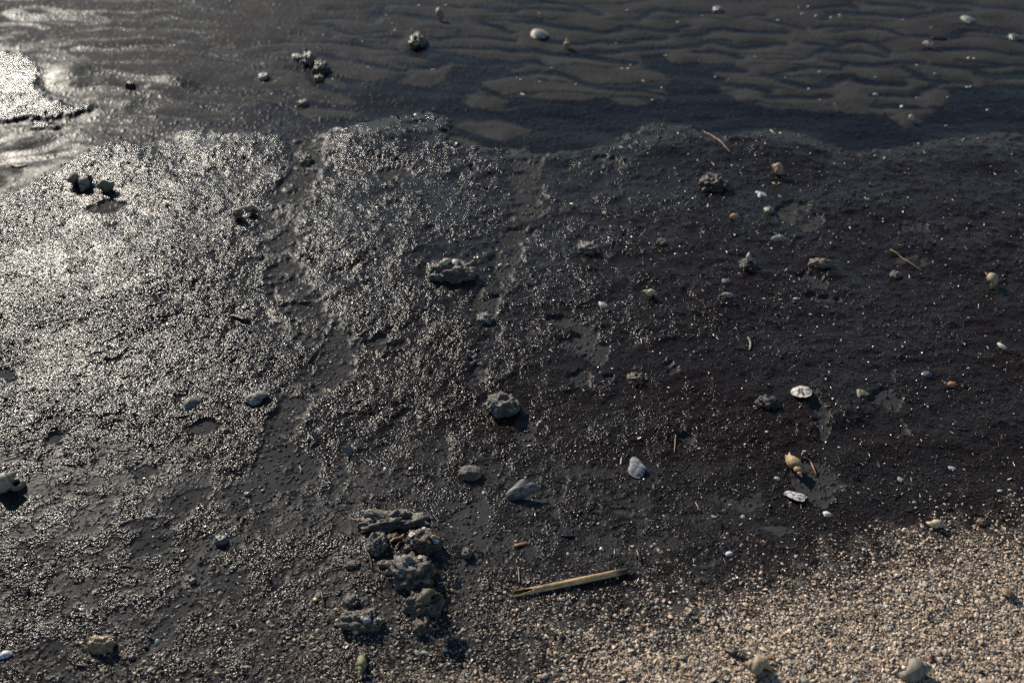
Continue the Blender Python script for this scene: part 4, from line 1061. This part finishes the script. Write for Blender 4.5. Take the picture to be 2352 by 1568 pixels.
tube([(2045, 577), (2066, 589), (2090, 606), (2118, 622)], [1.5, 1.5, 1.3, .7], 'straight yellow straw on the right hand mat', 'straw', 'straw', (.30, .20, .07), (.2, .13, .05), lift=1.2, seed=12)
tube([(1614, 300), (1645, 328), (1662, 346), (1678, 360)], [1.0, 1.6, 1.8, 1.0], 'reddish brown twig at the far edge of the mat', 'twig', 'twig', (.15, .055, .035), lift=1.2, seed=13)
tube([(1551, 1007), (1550, 1026), (1548, 1046)], [1.8, 2.0, 1.0], 'upright reddish twig on the dark mat above the gravel', 'twig', 'twig', (.15, .06, .04), lift=1.6, seed=14)
tube([(1597, 1158), (1602, 1168), (1608, 1178)], [2.4, 2.8, 2.2], 'stubby brown stick below the grey oyster', 'stick', 'stick', (.15, .07, .04), lift=1.2, seed=15)
tube([(529, 731), (540, 733), (551, 738), (562, 742), (575, 739)], [2.2, 3.4, 3.0, 4.0, 2.0], 'dark curled strip on the glittering mat', 'seaweed_strip', 'seaweed', (.045, .045, .04), (.02, .02, .02), lift=1.2, seed=16)
tube([(24, 380), (32, 382), (40, 384), (50, 383), (62, 380)], [1.8, 2.6, 2.6, 2.4, 1.8], 'yellowish curled strip in the dark water at the left edge', 'seaweed_strip', 'seaweed', (.32, .28, .10), (.2, .17, .06), lift=.9, seed=17)
tube([(1716, 785), (1722, 795), (1722, 806), (1719, 812)], [2.0, 2.4, 2.2, 1.2], 'pale curved worm shaped rib on the mat', 'shell_rib', 'shell', (.34, .33, .26), (.2, .19, .15), lift=1.2, seed=18, mat=M_SHELL)
tube([(2198, 991), (2210, 993), (2225, 991)], [1.0, 1.6, 1.0], 'thin rusty stalk lying level on the right hand mat', 'stalk', 'stalk', (.13, .05, .03), lift=1.4, seed=19)
tube([(1462, 1270), (1466, 1285), (1471, 1296)], [3.0, 4.2, 3.0], 'dark wet bark piece above the right end of the reed', 'bark_piece', 'bark', (.06, .03, .022), lift=.9, seed=20)
tube([(1190, 1308), (1192, 1325), (1193, 1345)], [1.8, 2.4, 1.8], 'brown stalk standing across the left end of the reed', 'stalk', 'stalk', (.12, .075, .05), lift=.9, seed=21)
tube([(1290, 1234), (1305, 1236), (1322, 1235)], [2.4, 3.2, 2.0], 'black twig lying flat above the reed', 'twig', 'twig', (.02, .017, .017), lift=.9, seed=22)
tube([(727, 560), (732, 570), (735, 588)], [1.4, 1.8, 1.0], 'thin brown stalk on the left side of the middle mat', 'stalk', 'stalk', (.16, .08, .045), lift=1.2, seed=23)
tube([(632, 680), (636, 692), (640, 706)], [1.4, 1.8, 1.0], 'thin tan stalk at the right rim of the left mat', 'stalk', 'stalk', (.22, .12, .06), lift=1.2, seed=24)
tube([(689, 1462), (688, 1474), (684, 1480)], [1.5, 2.0, 1.2], 'orange tan stalk lying on mud near the left channel mouth', 'stalk', 'stalk', (.30, .18, .09), lift=1.2, seed=25)
tube([(688, 1072), (692, 1080), (691, 1088)], [1.6, 2.2, 1.2], 'pale tan stalk at the left rim of the lower mat', 'stalk', 'stalk', (.34, .22, .12), lift=1.2, seed=26)
tube([(175, 1525), (185, 1527), (194, 1528)], [2.0, 2.6, 1.6], 'rusty stalk near the lower left corner', 'stalk', 'stalk', (.14, .055, .035), lift=1.0, seed=27)
tube([(2140, 88), (2155, 90), (2176, 88)], [2.4, 3.2, 2.2], 'dark twig beside the far white whelk', 'twig', 'twig', (.05, .04, .035), lift=1.0, seed=28)
tube([(2130, 1420), (2124, 1433), (2128, 1438)], [3, 3.6, 2.4], 'dark bark piece half sunk in the gravel', 'bark_piece', 'bark', (.07, .045, .03), lift=.7, seed=31)
tube([(2127, 1517), (2131, 1528), (2132, 1540)], [3.6, 4.6, 3.6], 'dark red bark piece standing by the big smooth whelk', 'bark_piece', 'bark', (.11, .05, .035), lift=1.4, seed=29)

# kelp scrap: a twisted leathery strip with a stalk
o = tube([(1662, 1506), (1678, 1514), (1700, 1522), (1722, 1530), (1738, 1540)], [5, 9, 9, 9, 7], 'brown twisted kelp scrap on the gravel beside the banded whelk', 'kelp_scrap', 'seaweed', (.055, .034, .014), (.02, .012, .008), sides=12, lift=1.5, flat=.55, seed=30, mat=M_ROCK)
def child_of(o, c):
    c.parent = o; c.location = Vector(c.location) - Vector(o.location)
c = tube([(1734, 1534), (1752, 1548), (1772, 1558)], [5, 5.5, 5], None, 'stalk', None, (.24, .15, .07), (.15, .09, .04), parent=o, lift=1.0, seed=33); c.location = Vector(c.location) - Vector(o.location)
c = tube([(1742, 1531), (1756, 1530), (1770, 1528), (1780, 1532)], [3, 6, 7, 3], None, 'blade', None, (.19, .10, .03), (.08, .04, .015), parent=o, lift=.9, flat=.35, seed=34, mat=M_ROCK); c.location = Vector(c.location) - Vector(o.location)

# ------------------------------------------------------------------ small shells, each one placed
TILES = {
 (0,0): 'c1120,585,10 g1610,420,10 w1020,675,9 w1295,915,8 g935,690,8 c2115,15,6 c785,160,6',
 (1,0): 'c165,55,6 w215,260,6 w1195,130,7 c1165,210,8 c1255,220,7 w1500,40,8 c1750,35,9 c145,855,8 w1275,270,7 c620,325,7 w1030,615,6 w705,720,8 t985,760,6 w1625,630,7',
 (2,0): 'w1015,628,11 w1070,628,9 c1210,735,9 c590,770,10 t260,760,9 c1415,500,9 w1295,900,9 w1375,790,6 c80,738,9 w95,860,10 w1090,585,7 c1000,1385,12 w365,628,7 w960,385,7 w1520,205,7 w1060,100,8 c250,130,9 c1890,85,10 w2240,525,8 c1870,700,8 c1750,145,7 c45,715,7',
 (3,0): 'w315,125,10 c445,140,9 w470,670,9 t165,715,8 c480,920,9 w1230,970,13 w2020,995,9 b375,820,10 b990,865,15 w1830,790,10 w1860,785,7 w1370,605,8 w1535,680,8 w985,715,7 w370,55,7 w95,180,9 w285,70,7 c1240,185,8 w660,135,8 b580,155,9 w1840,535,9 w1890,535,7 w1370,890,8 w1640,1140,9 w1065,1475,10 w980,1445,9 w1500,260,7 w1650,885,6',
 (0,1): 'c60,1560,6 w1715,1515,8',
 (1,1): 'w1975,1300,12 w2245,880,12 w2310,885,8 c2150,998,8 w420,1090,7 b1365,1430,7 c1080,485,8 c262,795,7 w1260,885,8 w630,1335,5 w1860,1320,6 w375,1360,7 g455,1215,7',
 (2,1): 'c145,638,10 c100,402,9 c2240,1475,6 c720,790,6',
 (3,1): 'w250,1200,12 w390,1335,9 c45,125,8 c100,125,7 w1665,830,5 w210,985,6 b105,245,7 c240,1035,8',
 (0,2): 'c1640,255,9 w965,585,10 w1022,1515,11 c975,1205,9 w1495,1260,9 w1665,1220,7 w2220,825,8 w1575,1545,9 b85,815,9 w2255,570,7 c1815,745,8',
 (1,2): 'w685,180,8 w440,345,9 w345,655,8 g140,640,8 c340,745,9 c1333,520,8 w240,1150,6 c1185,1180,14 c1425,1170,13 w845,1280,10 w820,1310,8 c1970,845,10 w2230,1225,9 w2090,1390,10 w1640,205,7 r660,1490,12 c1265,1290,7 t675,455,13 t65,1370,11 d930,560,13 w1195,725,7 w305,715,6 w430,980,8 w165,1505,6 t480,1035,6',
 (2,2): 'w1160,908,12 c1855,705,9 w1718,1008,9 w1340,1155,8 c1605,1410,9 w2005,1510,10 c2335,855,10 c1500,1225,7 c945,1080,7 w390,1095,9 w260,740,9 t705,1105,8 w1590,985,5 c125,1250,10 t980,880,7 t960,1140,7 c800,1505,7 w2135,965,8',
 (3,2): 'b80,1280,15 w650,985,9 w330,1030,10 r555,1358,10 c560,300,8 c1070,1125,7 w1800,1190,8 c985,275,7 w1835,258,8 c2325,990,7 w2260,1420,7 g265,845,7 w1350,1550,7 w825,1412,8 c200,1492,9 w1450,1405,6 b2120,1400,12',
 (0,3): 'w1048,15,11 t385,580,15 w553,778,12 t1290,783,10 b1370,825,11 c1328,950,12 w1443,1187,15 w2270,1425,12 w1812,1548,10 b1425,640,6 w1415,40,8 c665,315,8 r220,980,9 b190,995,7 c2000,405,8 w2160,210,7 w740,1195,9 w1355,1090,8 w1200,985,8 w1035,1425,8 c250,1525,9 w1300,1075,7 w1330,1370,7 w1600,945,6 w1540,765,6 c1970,495,7 w1090,435,6 w1410,230,7',
 (1,3): 't545,820,17 t450,975,15 w568,1110,13 w520,1228,10 t175,1180,12 t60,1298,11 w648,1050,9 w1240,1095,8 r1388,1165,10 w1705,1430,12 t1095,1480,9 r1090,1520,10 c2000,1060,9 r2045,1000,10 b2078,885,9 w1800,160,9 w1405,185,8 w1545,1315,15 b1480,1310,13 g1425,1285,9 r435,1195,8 w750,1015,10 w1855,160,7 w2015,205,9 t335,470,7 w405,290,9 w20,470,6 w150,1055,8 t135,1105,8 t40,1265,8 c15,1190,8 w1775,1420,9 c1540,1462,9 c1950,1440,9 w2270,1130,8 w125,440,7 w810,1260,8 t1290,1385,7 w925,1500,9 w240,1540,9 w600,1275,7',
 (2,3): 'w2310,420,12 w2235,497,9 w2290,540,12 t2280,590,12 w2215,605,9 w2270,640,11 w815,350,12 c1330,492,9 w1280,335,9 c1395,40,8 w1850,55,9 w1950,258,9 c35,275,8 t1220,925,10 b1318,910,11 w1430,900,9 c1210,880,9 c1280,865,11 t1725,895,14 b1760,945,10 r1820,975,15 w1535,862,10 g780,895,12 w155,925,12 w500,880,10 w620,1125,13 w895,1135,14 w1465,1100,12 w1240,1022,8 c940,1060,8 w400,1410,14 w300,1550,18 t670,1548,17 t465,1345,11 g1765,1500,12 w240,875,9 w1155,820,9 t585,1195,9 w860,1080,11 c1480,1235,11 t1430,1235,10 w1265,1190,10 c2150,690,8 r2080,765,10 w2220,695,8 t1940,1235,9 w1310,1270,9 w1010,1440,10 w580,1420,12 c495,1360,11 w475,1480,11 w1345,1475,12 w1950,1500,9 t500,1545,9 t1245,625,8 t1030,665,8 w1680,525,11 w750,795,8 t385,1540,8 c1820,1530,9 w1710,1225,10',
 (3,3): 'w870,375,11 r525,485,13 w530,420,9 w460,620,15 c230,150,8 w1500,190,15 c1410,160,13 w945,1305,17 w1390,1335,17 w395,1350,12 t780,1425,15 t150,1335,11 c865,1190,12 w5,765,9 t610,800,11 w1795,430,9 w1690,378,9 c1320,680,10 w1370,1110,10 w1470,1100,8 g1125,1110,11 d1875,825,13 t1565,1030,10 t1810,540,9 w1050,330,8 c960,465,10 t1430,605,9 c1510,585,9 c1690,810,12 w1670,830,11 c720,1010,9 w415,1085,12 c585,1165,13 t275,1240,11 c520,1240,11 w1090,1275,9 c1080,1240,11 c270,1550,9 t1380,790,8 w835,1010,9 t1440,1270,8 w1060,970,10 w1600,985,8 c2100,1125,10 t2260,450,9 c2225,345,8 t2060,180,8 t1625,575,9 c1270,1500,9 t1075,1490,11 c1990,1140,10 w2000,1545,13 t1740,1020,9 c360,1445,14 t2140,1465,10 c1840,560,8 w1300,1490,8',
}
COLS = dict(w=((.50, .475, .43), 'white'), c=((.45, .385, .285), 'cream'), t=((.46, .30, .17), 'tan'), b=((.42, .46, .48), 'bluish white'), g=((.27, .26, .24), 'grey'), d=((.12, .10, .11), 'dark'), r=((.52, .50, .45), 'pale ring shaped'))

def clam_proto(rs, ribbed):
    V, F = ico(3); V = V.copy()
    a = np.arctan2(V[:, 1], V[:, 0] + .75)
    V = V * np.array([1, .74, .5])
    V[:, 1] *= 1 - .28 * np.clip(V[:, 0], -1, 1) * -1 * .6
    d = np.hypot(V[:, 0] + 1, V[:, 1])
    V[:, 2] *= 1 + (.05 * np.cos(a * 24) if ribbed else .035 * np.cos(d * 26))
    g = .82 + .18 * np.cos(d * 17 + rs)
    return V, F, g
def snail_proto(rs):
    V, F, u, pv, MV, MF = spiral(**dict(SMO, nth=12, nph=9, turns=3.8, cords=0))
    lo, hi = V[:, 0].min(), V[:, 0].max()
    V = np.concatenate([V, MV]); F = np.concatenate([F, MF + len(V) - len(MV)])
    V = (V - [(lo + hi) / 2, 0, 0]) / ((hi - lo) / 2)
    rm = np.array(Matrix.Rotation(rs, 3, 'X')); V = V @ rm.T
    g = np.ones(len(V)) * .95; g[-len(MV):] = .5
    return V, F, g
def ring_proto(rs):
    V, F, ang, dist, tp = plate(1, .8, .5, .10, 0, 0, .04, 3 + rs, 0, nr=6, na=22, flip=True)
    return V, F, np.where(np.hypot(V[:, 0], V[:, 1] / .8) > .8, 1.1, .55)
def shard_proto(rs):
    V, F, ang, dist, tp = plate(1, .55, .35, .10, 0, 0, .35, rs, 0, nr=5, na=16, corner=.3)
    return V, F, np.ones(len(V)) * .95
protos = {}
def proto(kind, colour, v):
    k = (kind, colour, v)
    if k not in protos:
        V, F, g = {'clam': lambda: clam_proto(v, False), 'cockle': lambda: clam_proto(v, True), 'snail': lambda: snail_proto(1.3 + 2 * v), 'ring': lambda: ring_proto(v), 'shard': lambda: shard_proto(v + 2)}[kind]()
        rr = np.random.default_rng(hash((kind, v)) % 1000 if False else len(protos) + 5)
        c = np.array(COLS[colour][0]) * rr.uniform(.88, 1.06, 3)
        protos[k] = make_mesh('small_shell', V, F, M_PEARL if kind in ('clam', 'snail', 'ring') else M_SHELL, c[None] * g[:, None])
    return protos[k]
KNAME = dict(clam='clam', cockle='ribbed cockle', snail='snail', ring='open half', shard='broken')
todo = []; used = set()
rs_ = random.Random(5)
for (ti, tj), s in TILES.items():
    for w in s.split():
        col = w[0]; cx, cy, sz = (float(q) for q in w[1:].split(','))
        todo.append((588 * ti + cx / 4, (0, 392.1, 784.3, 1175.9)[tj] + cy / 4, sz, col))
todo.append((1441, 1410, 17, 'c'))
LANDMARKS = [(1825,1069,'large knobbed whelk'),(984,1378,'olive whelk on the clods'),(833,1531,'green whelk'),(1738,1552,'banded whelk'),(2092,1553,'big greyish whelk'),(2148,1208,'cream pointed whelk'),
 (1494,684,'pale ribbed whelk'),(1788,394,'orange mouthed whelk'),(565,490,'pair of brown whelks'),(205,424,'three shells in the glitter'),(1026,618,'half buried cream whelk'),(10,1106,'shell at the left edge'),
 (1011,33,'standing brown whelk'),(1304,99,'small brown whelk'),(1686,503,'small orange snail'),(2275,646,'round tan moon snail'),(2131,101,'far white whelk'),(1840,906,'white ribbed shell'),(1826,1140,'white shell piece'),
 (1462,1076,'grey oyster'),(1199,1124,'long dark oyster'),(439,924,'muddy rounded shell'),(592,918,'curled dark shell'),(799,1032,'upright dark fragment'),(1238,75,'pale oval clam'),(2223,46,'pale grey clam'),
 (1920,245,'narrow standing fragment'),(2300,798,'broken white shell'),(2128,861,'mussel'),(1154,928,'round mud ball'),(1079,1084,'smaller mud ball'),(885,1206,'broad cracked clod'),(972,1256,'shell studded clod'),
 (832,1430,'wide low clod'),(1114,733,'gravelly clod'),(736,153,'round dark clump'),(706,133,'joined grey lumps'),(508,1240,'shiny dark pebble'),(232,1477,'yellow brown stone'),(1200,1352,'split end of the reed'),(1430,1315,'dark end of the reed'),
 (1310,1340,'middle of the reed'),(1197,1253,'wood chip'),(1700,1522,'kelp scrap'),(2310,1374,'hollow brown shell piece'),(2252,1205,'brown pebble'),(1899,1183,'white cockle'),(1674,1277,'pale blue cockle'),(1590,1426,'open tan half shell'),
 (302,1506,'dark grey pebble'),(443,1334,'seed shaped pebble'),(187,1396,'dark green fragment'),(2093,271,'pale cone shell'),(1550,1026,'upright reddish twig'),(1352,576,'knobbly clump'),(957,92,'knobbly far clump'),(2130,1430,'dark bark piece'),
 (1602,1168,'stubby brown stick'),(2080,597,'yellow straw'),(2057,631,'reddish grey lump'),(1648,22,'far shiny pebble'),(742,1378,'dark curled seaweed')]
def where(px, py, both=False):
    d = [(math.hypot(px - a, 1.3 * (py - b)), a, b, n) for a, b, n in LANDMARKS]
    d.sort(); q, a, b, n = d[0]
    if both: return 'between the %s and the %s' % (n, d[both][3])
    dx, dy = px - a, py - b
    if abs(dx) > 2 * abs(dy): w = 'right of' if dx > 0 else 'left of'
    elif abs(dy) > 2 * abs(dx): w = 'in front of' if dy > 0 else 'behind'
    else: w = ('front ' if dy > 0 else 'back ') + ('right of' if dx > 0 else 'left of')
    return ('close ' if q < 45 else ('' if q < 110 else 'well ')) + w + ' the ' + n
pw = [at(a, b) for a, b, _, _ in todo]
px_, py_ = np.array([p[0] for p in pw]), np.array([p[1] for p in pw])
ff = field(px_, py_, False); zz_ = ground_z(px_, py_)
for i, (a, b, sz, col) in enumerate(todo):
    kind = 'ring' if col == 'r' else rs_.choices(['clam', 'cockle', 'snail', 'shard'], [.45, .12, .28, .15])[0]
    if b < 380: kind = rs_.choice(['clam', 'clam', 'shard'])
    me = proto(kind, col, rs_.randrange(2))
    o = bpy.data.objects.new('small_shell', me); COL.objects.link(o)
    r = sz * .5 * mpp(b) * (.98 if b > 400 else .85)
    o.location = (px_[i], py_[i], zz_[i] + r * (.10 if kind != 'ring' else .25))
    o.scale = (r, r, r * rs_.uniform(.85, 1.1))
    o.rotation_euler = (rs_.gauss(0, .25), rs_.gauss(0, .25), rs_.uniform(0, 6.28))
    cw = COLS[col][1]; cw = 'pale' if col == 'r' else cw
    size = 'tiny' if sz < 9.5 else 'small'
    lab = '%s %s %s shell %s' % (size, cw, KNAME[kind], where(a, b))
    for both in (1, 2, 3):
        if lab in used: lab = '%s %s %s shell %s' % (size, cw, KNAME[kind], where(a, b, both))
    if len(lab.split()) > 16: lab = lab.replace(size + ' ', '', 1).replace(' the ', ' ')
    used.add(lab)
    props(o, lab, 'shell', 'small loose shells strewn over mud and gravel')
print('small shells', len(todo), 'objects', len(bpy.data.objects))
